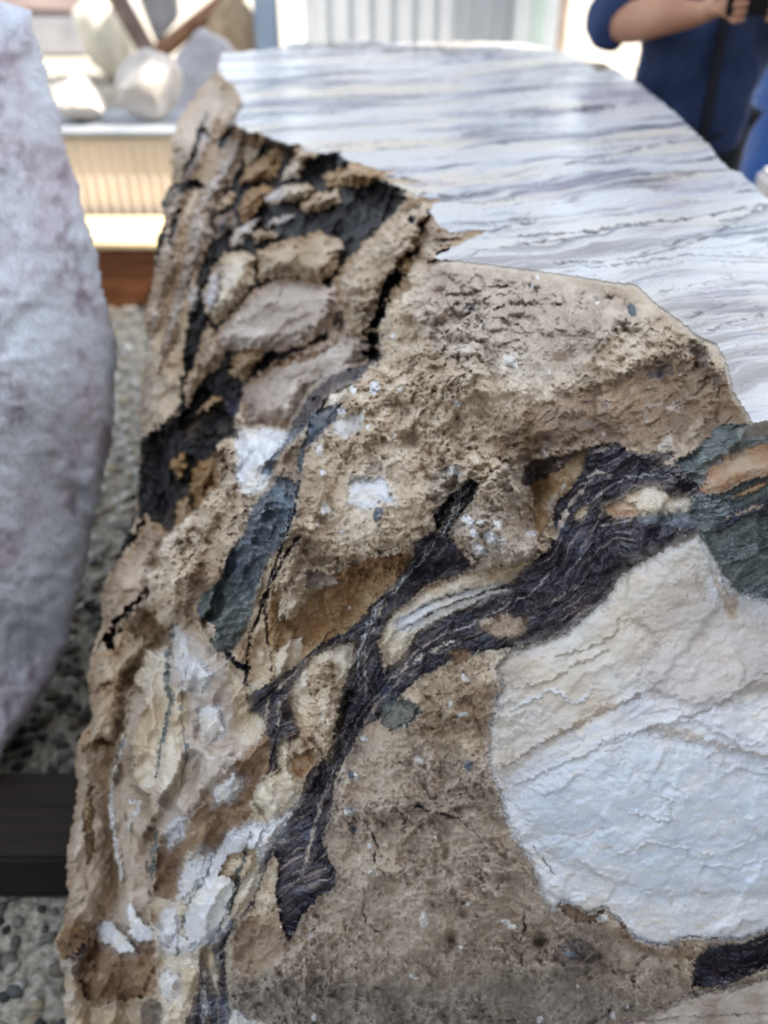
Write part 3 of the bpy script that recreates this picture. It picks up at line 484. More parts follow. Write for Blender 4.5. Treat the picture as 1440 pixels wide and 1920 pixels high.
paint('deep', [(440,1620),(448,1650),(436,1690),(430,1715)], line=[3,4,4,3], warp=5, ang=70, **L)
paint('white', [(298,1800),(320,1795),(350,1790),(370,1800),(370,1860),(350,1910),(340,1990),(300,2080),(290,1900)], ang=80, warp=8, h=.01, pal='cream', part='white_quartz#3', **L)
paint('white', [(298,1830),(312,1812),(335,1830),(340,1865),(318,1880),(302,1865)], warp=4, h=.018, **L)
paint('white', [(380,1785),(398,1780),(410,1850),(405,1855),(388,1820)], warp=4, pal='cream', h=.012, **L)
paint('white', [(430,1890),(450,1895),(460,1912),(500,1918),(500,1960),(430,1950)], warp=4, h=.012, **L)
for q in ([(340,1640),(372,1590),(392,1600),(380,1650),(350,1690),(330,1690)], [(300,1720),(330,1700),(340,1740),(318,1775),(298,1770)], [(400,1480),(440,1452),(462,1462),(440,1500),(408,1512)], [(312,1560),(330,1530),(352,1530),(340,1575),(318,1590)], [(486,1560),(520,1540),(530,1552),(500,1590),(480,1600)], [(335,1240),(372,1232),(402,1262),(380,1300),(345,1290)], [(372,1330),(410,1320),(424,1372),(395,1392),(370,1370)]):
    paint('white', q, ang=65, warp=7, h=.016, bev=9, edge=2, a=.9, **L)
for q, wd in (([(404,1585),(388,1640),(350,1700),(330,1790)], [2,3,3,2]), ([(470,1560),(452,1620),(430,1690),(410,1750)], [2,3,3,2]), ([(352,1250),(340,1330),(350,1420),(330,1500)], [1,2,2,1])):
    paint('deep', q, line=wd, warp=8, h=-.010, ang=70, **L)
# far-left strip of the flank, set back
paint('white', [(277,1220),(300,1212),(317,1208),(318,1250),(312,1290),(320,1330),(303,1400),(294,1470),(275,1485),(258,1470),(250,1400),(256,1360),(275,1310),(255,1290),(252,1272)], ang=80, pal='cream', warp=6, h=-.012, part='white_quartz#4', **L)
paint('tan', [(253,1282),(272,1290),(275,1320),(255,1360),(248,1400),(255,1470),(285,1490),(292,1560),(286,1650),(290,1740),(240,1760),(190,1760),(180,1740),(212,1700),(222,1643),(213,1580),(203,1513),(207,1463),(222,1387),(230,1363),(233,1300)], ang=80, pal='tanw', warp=7, h=-.035, bev=14, part='weathered_side', **L)
paint('white', [(232,1385),(222,1420),(210,1470),(207,1520),(216,1590),(224,1640)], line=[5,5,5,6,5,8], warp=4, ang=85, h=-.026, **L)
paint('white', [(240,1500),(262,1505),(258,1520),(245,1535),(238,1560)], line=[2,4,3,3,2], warp=4, h=-.03, **L)
paint('deep', [(325,1172),(312,1240),(310,1275),(322,1310),(314,1350),(302,1400),(296,1460)], line=[4,5,8,6,6,5,3], warp=6, h=-.012, **L)
paint('deep', [(288,1540),(294,1580),(285,1620),(284,1650)], line=[2,6,7,4], warp=4, h=-.01, **L)
paint('brown', [(150,1840),(180,1770),(230,1750),(290,1760),(292,1850),(270,1890),(200,1900),(170,1890)], ang=60, warp=8, h=-.02, part='weathered_side', **L)
paint('cream', [(165,1890),(200,1880),(280,1870),(285,1950),(290,2120),(170,2120)], ang=60, warp=8, h=-.01, pal='tan', part='weathered_side', **L)
paint('white', [(178,1735),(210,1728),(245,1770),(255,1790),(225,1785),(195,1765)], warp=6, h=-.002, pal='white', **L)
paint('white', [(238,1700),(248,1690),(260,1720),(285,1745),(280,1770),(250,1765),(240,1735)], warp=5, h=.0, **L)
paint('dark', [(265,1880),(300,1870),(305,1960),(260,1960)], warp=6, a=.7, **L)
# the large white face at the lower right
paint('white', [(1309,1008),(1322,1020),(1336,1044),(1352,1072),(1366,1094),(1386,1110),(1410,1116),(1440,1124),(1625,1160),(1625,1730),(1440,1748),(1393,1762),(1330,1762),(1293,1760),(1247,1773),(1200,1763),(1173,1747),(1155,1722),(1127,1703),(1103,1717),(1060,1692),(1037,1710),(1013,1673),(993,1613),(960,1567),(935,1490),(915,1440),(918,1380),(928,1310),(940,1290),(930,1250),(962,1218),(1017,1206),(1060,1190),(1093,1164),(1138,1126),(1153,1094),(1174,1070),(1220,1046),(1260,1026)], ang=18, warp=6, h=.008, bev=8, part='white_quartz#5', **L)
paint('cream', [(1309,1012),(1330,1060),(1330,1120),(1250,1200),(1200,1280),(1130,1330),(1060,1380),(1000,1420),(940,1470),(918,1440),(920,1370),(935,1290),(930,1250),(962,1220),(1060,1192),(1140,1126),(1175,1072),(1260,1028)], ang=35, warp=14, edge=26, h=.008, a=.62, pal='cream', **L)
paint('white', [(1180,1160),(1300,1040),(1330,1120),(1440,1160),(1620,1190),(1620,1330),(1440,1300),(1300,1330),(1200,1300),(1230,1220)], ang=25, warp=20, edge=26, h=.012, a=.7, pal='pink', **L)
paint('brown', [(1328,1060),(1350,1085),(1375,1115),(1390,1120),(1380,1160),(1362,1150),(1345,1110)], a=.6, warp=8, edge=6, pal='ochre', h=.012, hs=.5, **L)
paint('white', [(1309,1008),(1325,1030),(1340,1056),(1358,1086),(1378,1108),(1405,1116),(1440,1124),(1625,1162)], line=[2,3,3,4,6,7,6,6], warp=2, h=.020, bev=4, **L)
for q, wd, pk in (([(960,1290),(1040,1270),(1090,1240),(1140,1215)], [1.5,1,1.5,1], 'brown'), ([(935,1480),(1010,1455),(1080,1420),(1150,1390),(1215,1365)], [2,2,3,2,3], 'brown'), ([(1215,1365),(1300,1340),(1380,1300),(1440,1260),(1600,1210)], [3,2,1.5,2,1], 'brown'), ([(1215,1365),(1290,1380),(1360,1400),(1440,1420)], [8,9,6,4], 'ochre'), ([(940,1440),(1000,1400),(1080,1360),(1130,1330),(1200,1305)], [3,2,5,6,4], 'brown'), ([(1020,1490),(1060,1475),(1100,1440)], [5,4,2], 'ochre'), ([(1160,1160),(1155,1190),(1100,1215),(1040,1230)], [1,1,1.4,1], 'brown'), ([(1380,1440),(1440,1452)], [2,3], 'brown'), ([(1100,1620),(1125,1640),(1145,1645)], [5,3,1], 'ochre'), ([(1250,1670),(1256,1690)], [4,3], 'ochre'), ([(1300,1620),(1380,1625),(1440,1610),(1600,1590)], [2,2,3,2], 'ochre'), ([(1130,1555),(1150,1557)], [2,1.5], 'brown')):
    paint('brown', q, line=wd, warp=8, h=.009, bev=3, pal=pk, a=.62, edge=3, hs=.6, **L)
PAL['bluew'] = ((214,228,246),(226,234,246),(238,242,248))
paint('white', [(960,1500),(1050,1440),(1180,1370),(1300,1390),(1440,1440),(1625,1430),(1625,1640),(1440,1680),(1250,1690),(1080,1640),(1000,1580)], ang=18, warp=20, edge=50, h=.008, a=.75, pal='bluew', hs=1, **L)
# a few flaked edges on the white face
for q, wd in (([(1110,1405),(1160,1375),(1220,1362),(1300,1350),(1360,1375),(1440,1440)], [2,5,6,4,5,3]), ([(960,1330),(1010,1300),(1030,1290),(1075,1320),(1110,1290)], [3,6,4,6,2]), ([(1200,1460),(1260,1500),(1250,1540),(1180,1520)], [2,4,3,2]), ([(1320,1420),(1380,1400),(1440,1390)], [2,4,2]), ([(1150,1600),(1230,1580),(1330,1600)], [2,3,1])):
    paint('white', q, line=wd, warp=10, h=.0045, bev=3, a=.8, **L)
# right edge: green and orange bands
paint('deep', [(1262,868),(1300,850),(1345,800),(1390,795),(1412,797),(1440,792),(1625,780),(1625,860),(1500,850),(1440,835),(1340,880),(1310,920),(1300,900)], ang=25, warp=7, part='green_vein#3', **L)
paint('white', [(1380,805),(1440,792),(1625,780),(1625,820),(1440,815),(1390,830)], ang=25, warp=8, a=.5, edge=6, **L)
paint('orange', [(1313,918),(1330,880),(1370,855),(1400,842),(1440,832),(1625,800),(1625,880),(1460,885),(1420,893),(1385,905),(1350,925),(1325,928)], ang=20, warp=6, h=.006, part='orange_calcite', **L)
paint('deep', [(1300,930),(1350,926),(1390,906),(1440,892),(1625,880),(1625,1165),(1440,1123),(1386,1109),(1352,1070),(1313,1003),(1295,965)], ang=25, warp=4, h=-.006, part='green_vein#3', **L)
paint('orange', [(1372,935),(1400,915),(1440,900),(1430,915),(1400,928)], warp=3, h=.005, **L)
paint('dark', [(1340,985),(1380,960),(1420,938),(1460,925),(1625,890),(1625,945),(1450,952),(1390,972),(1345,1000)], ang=25, warp=6, a=.85, **L)
paint('tan', [(1363,972),(1400,958),(1430,948)], line=[2,4,4], pal='tanw', warp=4, **L)
# bottom right
paint('dark', [(1298,1850),(1303,1800),(1318,1785),(1345,1772),(1393,1768),(1440,1752),(1625,1735),(1625,1795),(1450,1805),(1420,1822),(1380,1840),(1330,1852)], ang=15, warp=6, h=-.012, **V)
paint('cream', [(1240,1892),(1290,1862),(1350,1853),(1440,1826),(1625,1790),(1625,2100),(1090,2100),(1060,1945),(1120,1925),(1180,1912)], ang=14, warp=6, h=.010, pal='pink', part='cream_marble#4', **L)
for q, wd in (([(1230,1890),(1300,1868),(1360,1850),(1440,1832),(1600,1800)], [3,4,3,2,2]), ([(1060,1940),(1110,1918),(1140,1900)], [3,7,2]), ([(1080,1935),(1200,1915),(1300,1905),(1440,1900)], [1,1.5,2,1])):
    paint('dark', q, line=wd, warp=6, ang=15, h=.004, a=.8, **L)
paint('greymud', [(1036,1790),(1050,1768),(1090,1758),(1120,1780),(1122,1810),(1090,1828),(1055,1820)], pal='dark', a=.45, warp=5, h=.010, **L)
paint('brown', [(1045,1700),(1065,1695),(1105,1720),(1130,1706),(1125,1728),(1080,1730)], warp=4, a=.8, **L)
paint('greymud', [(1160,1715),(1185,1760),(1250,1780),(1300,1770),(1298,1800),(1220,1790),(1160,1760)], pal='brown', warp=6, a=.7, edge=4, **L)
paint('black', [(835,560),(860,600),(885,580),(890,568),(870,578),(858,590)], line=[1,2.5,3,2,3,2], warp=3, pal='dark', **L)
for i in range(110):
    a_ = rm.random(); x = 1010 + 370 * a_; y = 850 - 190 * a_ + rm.uniform(-70, 60); l = rm.uniform(3, 13)
    paint('dark' if rm.random() < .6 else 'tan', [(x - l, y + l * .3), (x - l * .2, y - l * .5), (x + l, y - l * .6), (x + l * .7, y + l * .2), (x, y + l * .6)], warp=8, a=rm.uniform(.3, .7), edge=1.5, h=-.002, add=True, pal=rm.choice(['dpeb', 'brown', 'dark', 'dpeb']) if rm.random() < .62 else 'pink', **L)
for q in ([(1210,690),(1250,680),(1262,700),(1230,715)], [(1300,650),(1320,640),(1328,690),(1305,690)]): paint('dark', q, warp=9, a=.6, edge=4, **L)
# pebbles set in the crust
def pebble(x, y, r, pal='white', asp=1.3, h=.003):
    if pal == 'white' and r > 5: r *= 1.08
    n = random.randint(5, 7); a0 = random.random() * 6; t = random.random() * 3.14
    P = []
    for i in range(n):
        a = a0 + i * 6.283 / n + random.uniform(-.25, .25); rr = r * random.uniform(.8, 1.15)
        u, v = rr * math.cos(a) * asp ** .5, rr * math.sin(a) / asp ** .5
        P.append((x + u * math.cos(t) - v * math.sin(t), y + u * math.sin(t) + v * math.cos(t)))
    pal = {'white': 'peb', 'green': 'green', 'dark': 'dpeb', 'greymud': 'dpeb'}.get(pal, pal)
    paint('tan', P, warp=1, edge=.9, h=h, bev=4, pal=pal, add=True, layer='L')
for x, y, r in [(957,677,14),(702,727,11),(662,730,9),(750,732,5),(600,845,9),(606,887,7),(610,955,11),(596,980,6),(848,880,11),(858,889,5),(877,978,13),(900,980,7),(888,1000,8),(920,1007,13),(934,985,9),(944,1019,8),(898,1031,12),(885,1017,5),(912,975,4),(997,1000,9),(857,757,6),(785,1426,9),(793,1725,12),(950,1730,8),(960,1738,7),(655,1519,11),(665,1455,7),(694,1635,5),(877,1695,5),(585,1755,6),(588,1908,6),(775,1832,6),(1012,1911,7),(570,1130,6),(1025,640,0),(1128,520,0),(875,1275,6),(870,1270,7),(690,800,5),(740,820,4),(1030,700,5),(640,770,8),(675,785,8),(1027,1830,4),(1040,1660,6),(1130,1722,11),(710,1000,3),(870,1340,7),(845,1320,6),(1095,1690,5),(683,1385,6),(820,960,3),(1008,520,5),(1120,568,4),(998,537,5),(1170,700,4),(760,1810,4),(1150,1905,6),(655,1140,4),(480,1660,4),(1330,600,0),(830,740,3),(780,690,3)]:
    if r: pebble(x, y, r, 'white', random.uniform(1.2, 1.9))
for x, y, r in [(708,965,13),(658,1452,8),(662,1557,9),(878,1437,11),(1185,580,12),(1070,1790,10)]: pebble(x, y, r, 'green', 1.4, .004)
# cracks
for q, wd in (([(680,1540),(700,1560),(706,1590),(702,1620),(695,1650),(705,1665)], [.6,2,1.6,1.5,1,.5]), ([(680,1540),(650,1545)], [1.5,.5]), ([(770,1522),(785,1510),(800,1520),(860,1535),(900,1570)], [1,3,1.5,2,.8]), ([(755,1545),(768,1520)], [2,1]), ([(680,1690),(686,1730),(720,1755)], [.6,1.4,.6]), ([(980,1700),(984,1740),(975,1770)], [1,1.5,.8]), ([(1000,1590),(1040,1640)], [1,.6]), ([(550,905),(545,950),(538,1000)], [1,1,1])):
    paint('black', q, line=wd, warp=5, h=-.006, bev=2, edge=1, **L)
rr = random.Random(3)
for i in range(230):                                   # small clasts everywhere in the crust
    x = rr.uniform(440, 1300); y = rr.uniform(540, 1900); j = int((y - gy[0]) / STEP); ii = int((x - gx[0]) / STEP)
    if PID[j, ii] == 0 and isL[j, ii]: random.seed(i); pebble(x, y, rr.uniform(1.8, 5), rr.choice(['white', 'white', 'pink', 'cream', 'brown', 'pink', 'greymud']), 1.4, .002)

#@@TOP
# --- sawn top: bands of white, cream and mauve marble, thin dark lines
PARTS.append('sawn_top'); tid = len(PARTS) - 1
D0 = DT; wx = (X - 720) / FPX * D0; wy = (CP + UP * SP) * D0
q = wy - .36 * wx + .085 * fbm(wx * 2.6, wy * 3.4, 4, 71, .55); p = wx + .36 * wy
n1 = fbm(p * 1.8, q * 8, 4, 72); n2 = fbm(p * 3.2, q * 36, 5, 73, .64); n3 = fbm(p * 9, q * 110, 3, 74, .6)
c = [lin(v) for v in PAL['top']]
TC = mix(c[0], c[2], ss(-.1, .4, fbm(p * 1.1, q * 6, 3, 75)) * .9)
lo = .75 + .35 * ss(-.1, .5, wx + .35 * fbm(wx * 1.5, wy * 1.5, 2, 90) + .12 * (wy < 1.7)); TC = mix(TC, lin((168, 176, 192)), ss(-.2, .35, n1 + .7 * n2) * .9)
TC = mix(TC, lin((112, 114, 134)), ss(.04, .36, n1 * .9 + .7 * n2) * .9 * lo)
TC = mix(TC, lin((70, 74, 94)), ss(.22, .44, n2 + .35 * n1 + .25 * n3) * .85 * lo)
rg = ss(.93, .985, 1 - np.abs(fbm(p * 1.4, q * 13, 4, 76, .55)) * 2); TC = mix(TC, lin((96, 98, 112)), rg * ss(-.1, .3, fbm(p * 3, q * 5, 2, 77)) * .6)
near = ss(1.7, 1.15, wy); TC = mix(TC, mix(lin((226, 228, 230)), lin((232, 222, 206)), ss(-.2, .3, n1)), near * .35); TC = mix(TC, lin((120, 120, 140)), near * ss(.34, .6, fbm(p * 14, q * 90, 4, 93, .65) + .4 * fbm(wx * 5, wy * 7, 2, 94)) * .7)
TC = TC * (1 + .10 * n3 + .05 * pn(wx * 5, wy * 520, 95) + .05 * pn(X / 2.6, Y / 2.2, 96))[..., None]; TN = n2 + .5 * n3; TW = fbm(p * 2.5, q * 50, 3, 79, .6)
mT = isT; CC[mT] = TC[mT]; RR[mT] = (.22 + .10 * ss(-.3, .3, n1))[mT]; HH[mT] = 0; PID[mT] = tid
Tk = dict(layer='T', hs=0, h=0, ang=10)
for P, kd, pl, a in (([(1180,345),(1215,325),(1270,318),(1310,330),(1270,350),(1225,360)], 'dark', None, .6), ([(960,330),(1040,320),(1090,350),(1060,380),(980,372)], 'tan', 'tanm', .7), ([(1060,375),(1200,362),(1330,372),(1290,395),(1120,398)], 'tan', 'tanm', .6), ([(1230,345),(1350,330),(1400,350),(1300,368)], 'tan', 'tanm', .6), ([(1100,165),(1200,168),(1215,185),(1120,182)], 'tan', 'tanm', .8), ([(1060,175),(1180,150),(1230,190),(1110,200)], 'tan', 'tanm', .6), ([(1320,452),(1350,425),(1390,405),(1440,388),(1625,350),(1625,470),(1440,455),(1390,447)], 'green', 'green', .75), ([(700,330),(800,335),(900,345),(860,352),(760,346)], 'tan', 'tanm', .7), ([(1290,560),(1340,540),(1400,540),(1440,600),(1420,630),(1350,610)], 'tan', 'tanm', .45), ([(955,405),(1010,402),(1012,410),(965,418)], 'dark', None, .7), ([(1100,400),(1200,395),(1260,403),(1180,410),(1120,410)], 'dark', None, .55), ([(1390,590),(1440,580),(1625,570),(1625,640),(1440,625),(1400,610)], 'tan', 'pink', .7), ([(560,72),(700,80),(900,78),(960,90),(900,97),(820,95),(700,96),(600,95),(540,92)], 'dark', None, 1.)):
    PAL['tanm'] = ((150,142,166),(118,108,128),(176,172,192))
    paint(kd, P, pal=pl, a=a, warp=14, edge=4, **Tk)
for q, wd in (([(960,443),(1050,437),(1110,433),(1160,423),(1260,413),(1340,400),(1440,383)], [1.5,2,4,3,3,2,3]), ([(1040,493),(1127,490),(1193,483),(1260,467),(1327,447),(1370,420),(1440,387)], [2,1.5,1.5,1.5,2,3,2]), ([(1190,480),(1250,462),(1320,440)], [1,1.6,1]), ([(1045,512),(1100,503),(1180,494),(1280,480),(1440,482)], [1,1,1,.8,.6]), ([(960,455),(1040,450),(1120,442)], [2,2,1]), ([(875,480),(930,466),(985,455)], [1,1.5,1]), ([(915,434),(960,425),(1010,415)], [2,3,1]), ([(1230,550),(1300,535),(1380,520)], [.8,.8,.6]), ([(1280,600),(1330,580),(1360,570)], [2,1.5,1]), ([(1330,620),(1380,600),(1430,590)], [1,2,1]), ([(790,362),(850,368),(920,362)], [2,2,1]), ([(835,376),(900,380),(980,372)], [1.5,1,1]), ([(700,330),(760,338),(800,345)], [2,3,1]), ([(1060,310),(1150,290),(1240,268),(1330,262)], [3,2,2,1]), ([(1080,205),(1150,200),(1200,196)], [4,3,1])):
    paint('dark', q, line=wd, warp=6, edge=1.1, a=.95, **Tk)
for i in range(260):                                   # mica flecks near the front of the sawn top
    x = rr.uniform(1180, 1500); y = rr.uniform(490, 700) if rr.random() < .8 else rr.uniform(640, 780)
    if sdist(TOP, np.array([x]), np.array([y]))[0] > 8:
        l = rr.uniform(2, 10); paint('dark', [(x, y), (x + l, y - l * rr.uniform(.1, .5))], line=[.8, .5], warp=2, edge=1, a=.6, **Tk)
RR[isT] = np.minimum(RR[isT], .5)
# chalky saw-broken rim just below the top edge
rim = (~isT) & isL & (dtop < 7 + 5 * WX); CC[rim] = mix(CC[rim], lin((214, 206, 196)), .55)

#@@MESH
HB -= .75 * H207 * (PID == PARTS.index('white_quartz#5'))
HH *= np.where(isT, 0, ss(0, 12, dtop)); HH = np.where(isL, HH, HH * 1.5)
CC *= np.array([1.01, .99, .97])
D = base - HH - HB * ss(0, 18, dtop)
gp = D - DT; D = np.where(isT, base, np.where((Y < 820) & (gp < .012), DT + .012 * np.exp(np.clip((gp - .012) / .012, -6, 0)), D))
vx = (X - 720) / FPX * D; vy = (CP + UP * SP) * D; vz = CAMZ - (SP - UP * CP) * D
VV = np.stack([vx, vy, vz], -1).reshape(-1, 3)
keep = sdO > 0
quad = keep[:-1, :-1] & keep[1:, :-1] & keep[:-1, 1:] & keep[1:, 1:]
idx = np.arange(NY * NX).reshape(NY, NX); F = np.stack([idx[:-1, :-1], idx[1:, :-1], idx[1:, 1:], idx[:-1, 1:]], -1)[quad]
FP = np.minimum(PID[:-1, :-1], PID[1:, 1:])[quad]; FP = np.where((PID[:-1, :-1] == tid)[quad] & (PID[1:, 1:] == tid)[quad], tid, np.where(FP == tid, 0, FP))
Cf = np.clip(CC, 0.004, .92).reshape(-1, 3); Rf = np.clip(RR, .2, 1).reshape(-1)
M_stone = stone_mat('broken_marble', .8, 520); M_top = stone_mat('sawn_marble', .05, 160, .4, .92, 1.06); M_white = stone_mat('white_marble', .22, 300, .6, .93, 1.05); M_vein = stone_mat('dark_schist', .45, 420, .6, .7, 1.25)
def sheet(name, faces, V3, C3, R1, mat, parent=None, smooth=True):
    u, inv = np.unique(faces, return_inverse=True); inv = inv.reshape(faces.shape)
    me = bpy.data.meshes.new(name); n = len(u); m = len(faces)
    me.vertices.add(n); me.vertices.foreach_set('co', V3[u].astype(np.float32).ravel())
    me.loops.add(m * 4); me.loops.foreach_set('vertex_index', inv.astype(np.int32).ravel())
    me.polygons.add(m); me.polygons.foreach_set('loop_start', np.arange(0, 4 * m, 4, dtype=np.int32))
    me.polygons.foreach_set('use_smooth', np.full(m, smooth)); me.update(calc_edges=True)
    a = me.attributes.new('stone', 'FLOAT_COLOR', 'POINT'); a.data.foreach_set('color', np.concatenate([C3[u], np.ones((n, 1))], 1).astype(np.float32).ravel())
    a = me.attributes.new('rough', 'FLOAT', 'POINT'); a.data.foreach_set('value', R1[u].astype(np.float32))
    return link(name, me, mat, parent)
block = empty('marble_block', (.1, 1.8, .12))
tag(block, 'huge marble boulder with sawn flat top and rough muddy face crossed by dark veins', 'marble block', 'raw marble blocks in the stone yard')
for i, nm in enumerate(PARTS):
    f = F[FP == i]
    if len(f): sheet(nm.split('#')[0], f, VV, Cf, Rf, M_top if nm == 'sawn_top' else M_white if nm.split('#')[0] in ('white_quartz', 'cream_marble') else M_vein if 'vein' in nm else M_stone, block, nm != 'sawn_top')
# hidden rear sides of the block
M_rear = noise_mat('rear_stone', (150, 132, 114), (186, 170, 152), 14, .85, bump=.6, dist=.02)
ring1 = [(-.46,3.0,.985),(.0,1.66,.90),(.14,1.40,.88),(.42,1.05,.84),(.62,.98,.985),(.655,1.5,.995),(.66,3.0,.995)]
ring2 = [(-.40,2.95,.5),(-.36,1.5,.5),(-.25,1.05,.45),(.1,.80,.45),(.62,.72,.45),(.67,1.5,.5),(.67,3.02,.5)]
ring3 = [(-.36,2.9,.12),(-.34,1.5,.12),(-.3,.95,.12),(.1,.72,.12),(.60,.68,.12),(.63,1.5,.12),(.63,2.95,.12)]
bm = bmesh.new(); rs = [[bm.verts.new(p) for p in r] for r in (ring1, ring2, ring3)]
for a, b in zip(rs, rs[1:]):
    for i in range(7): bm.faces.new((a[i], b[i], b[(i + 1) % 7], a[(i + 1) % 7]))
bm.faces.new(rs[2]); bm.faces.new(rs[0][::-1])
bmesh.ops.recalc_face_normals(bm, faces=bm.faces)
bmo('rear_side', bm, M_rear, block)

#@@SLAB
# ------------------------------------------------------------------ upright boulder at the left
def relief(name, poly, dpts, step, colf, back, mat, label, cat, group, amp=.012, rnd=26, hamp=.03):
    P = np.array(poly, float); x1 = np.arange(P[:, 0].min() - step, P[:, 0].max() + 2 * step, step); y1 = np.arange(P[:, 1].min() - step, P[:, 1].max() + 2 * step, step)
    x, y = np.meshgrid(x1, y1); sd_ = sdist(poly, x + fbm(x / 60, y / 60, 4, 5) * 10, y + fbm(x / 60, y / 60, 4, 6) * 10)
    Dd = tps(dpts)(x, y) + hamp * np.clip(1 - sd_ / rnd, 0, 1) ** 2 - amp * fbm(x / 110, y / 110, 5, 9) - amp * .5 * billow(x / 45, y / 45, 3, 19) - amp * 1.5 * soft(facet((x + 40 * fbm(x / 60, y / 60, 3, 91)) / 170, (y + 40 * fbm(x / 60, y / 60, 3, 92)) / 260, 23), 8)
    up = (960 - y) / FPX; V3 = np.stack([(x - 720) / FPX * Dd, (CP + up * SP) * Dd, CAMZ - (SP - up * CP) * Dd], -1)
    kp = sd_ > 0; qd = kp[:-1, :-1] & kp[1:, :-1] & kp[:-1, 1:] & kp[1:, 1:]
    ny, nx = x.shape; id_ = np.arange(ny * nx).reshape(ny, nx); f = np.stack([id_[:-1, :-1], id_[1:, :-1], id_[1:, 1:], id_[:-1, 1:]], -1)[qd]
    V3 = V3.reshape(-1, 3); N = len(V3); Vb = V3 + np.array(back)
    e = np.concatenate([f[:, [0, 1]], f[:, [1, 2]], f[:, [2, 3]], f[:, [3, 0]]]); key = set(map(tuple, e.tolist()))
    bd = np.array([(a, b) for a, b in key if (b, a) not in key])
    side = np.stack([bd[:, 1], bd[:, 0], bd[:, 0] + N, bd[:, 1] + N], -1)
    FF = np.concatenate([f, f[:, ::-1] + N, side]); C3 = np.clip(colf(x, y), 0, 1).reshape(-1, 3)
    o = sheet(name, FF, np.concatenate([V3, Vb]), np.concatenate([C3, C3]), np.full(2 * N, .6), mat)
    tag(o, label, cat, group); return o
def slabcol(x, y):
    n1 = fbm(x / 150, y / 180, 4, 1); n2 = fbm(x / 38, y / 60, 4, 2); n3 = fbm(x / 90, y / 300, 3, 4)
    c = mix(lin((206, 212, 226)), lin((192, 186, 200)), ss(-.2, .35, n1 + .5 * n2))
    c = mix(c, lin((136, 122, 138)), ss(.10, .40, n2 + .6 * n3) * .7); c = mix(c, lin((214, 224, 238)), ss(.05, .4, -n1 + .5 * n2) * .85); return c * (1 + .12 * fbm(x / 12, y / 14, 3, 8, .65))[..., None]
M_slab = stone_mat('mauve_marble', .4, 120)
relief('marble_boulder', [(-760,-160),(-40,-10),(20,8),(62,22),(82,110),(108,200),(132,290),(155,375),(178,455),(203,560),(220,640),(222,700),(214,800),(200,890),(176,990),(160,1080),(140,1150),(128,1210),(95,1280),(55,1340),(15,1400),(-10,1470),(-150,1480),(-760,1560)],
 [(60,30,1.72),(220,680,1.80),(0,1450,1.60),(140,300,1.76),(180,950,1.72),(100,1250,1.66),(0,300,1.52),(80,700,1.50),(0,1000,1.46),(-760,700,1.15),(-760,1500,1.4),(-760,-100,1.6),(-250,700,1.3),(-250,0,1.6),(-250,1400,1.5),(60,1100,1.55)], 5, slabcol, (-.45, .55, .02), M_slab,
 'pale mauve rough boulder standing upright at the left edge, tapering towards its foot', 'marble boulder', 'raw marble blocks in the stone yard')

#@@BACK
# ------------------------------------------------------------------ timber bearers and gravel
M_wood = noise_mat('dark_timber', (20, 15, 12), (40, 27, 19), 6, .75, (1, 10, 10), .3, .006)
M_wood2 = noise_mat('red_brown_timber', (104, 58, 30), (140, 86, 48), 6, .7, (1, 10, 10), .3, .006)
for i, (x0, x1, y0, y1, lab) in enumerate(((-1.7,.62,.90,1.08,'dark timber bearer under the near foot of the left boulder and the big block'),(-.40,.62,2.3,2.45,'dark timber bearer under the rear of the big marble block'))):
    bm = bmesh.new(); box(bm, x0, x1, y0, y1, .004, .118, .006); tag(bmo('timber_bearer', bm, M_wood), lab, 'timber', 'timber bearers under the blocks')
def ico(bm, loc, r, sub=1, jit=.25, sq=(1, 1, 1), R=random):
    q = bmesh.ops.create_icosphere(bm, subdivisions=sub, radius=r)['verts']; a = R.random() * 6.3
    for v in q:
        v.co *= 1 + R.uniform(-jit, jit); v.co = Vector((v.co.x * sq[0], v.co.y * sq[1], v.co.z * sq[2]))
    bmesh.ops.rotate(bm, cent=(0, 0, 0), matrix=Matrix.Rotation(a, 3, 'Z') @ Matrix.Rotation(R.uniform(-.4, .4), 3, 'X'), verts=q)
    bmesh.ops.translate(bm, vec=loc, verts=q)
proto = []
for k in range(5):
    b = bmesh.new(); ico(b, (0, 0, 0), 1, 1, .22, (1.2, .9, .65)); me = bpy.data.meshes.new('p'); b.to_mesh(me); b.free()
    v = np.zeros(len(me.vertices) * 3); me.vertices.foreach_get('co', v); fs = np.array([list(p.vertices) for p in me.polygons]); proto.append((v.reshape(-1, 3), fs)); bpy.data.meshes.remove(me)
vl, fl, cl = [], [], []; off = 0
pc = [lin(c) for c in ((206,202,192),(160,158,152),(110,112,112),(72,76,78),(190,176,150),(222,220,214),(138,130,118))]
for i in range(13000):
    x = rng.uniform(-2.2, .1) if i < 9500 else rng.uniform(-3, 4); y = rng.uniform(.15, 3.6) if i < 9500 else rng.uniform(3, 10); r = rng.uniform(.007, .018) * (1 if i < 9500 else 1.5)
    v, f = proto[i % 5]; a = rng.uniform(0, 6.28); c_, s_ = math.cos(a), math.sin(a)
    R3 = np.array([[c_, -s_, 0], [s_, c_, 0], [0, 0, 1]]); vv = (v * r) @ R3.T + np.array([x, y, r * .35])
    vl.append(vv); fl.append(f + off); off += len(v); cl.append(np.repeat((pc[rng.choice([0, 4, 5, 1])] if rng.random() < (y - 1.3) * .9 else pc[rng.integers(0, 7)] * (.26 if .78 < y < 1.75 and x > -1.2 else .62))[None], len(v), 0))  # shade between the blocks painted as darker stones, open light beyond as paler ones
vl = np.concatenate(vl); fl = np.concatenate(fl); cl = np.concatenate(cl)
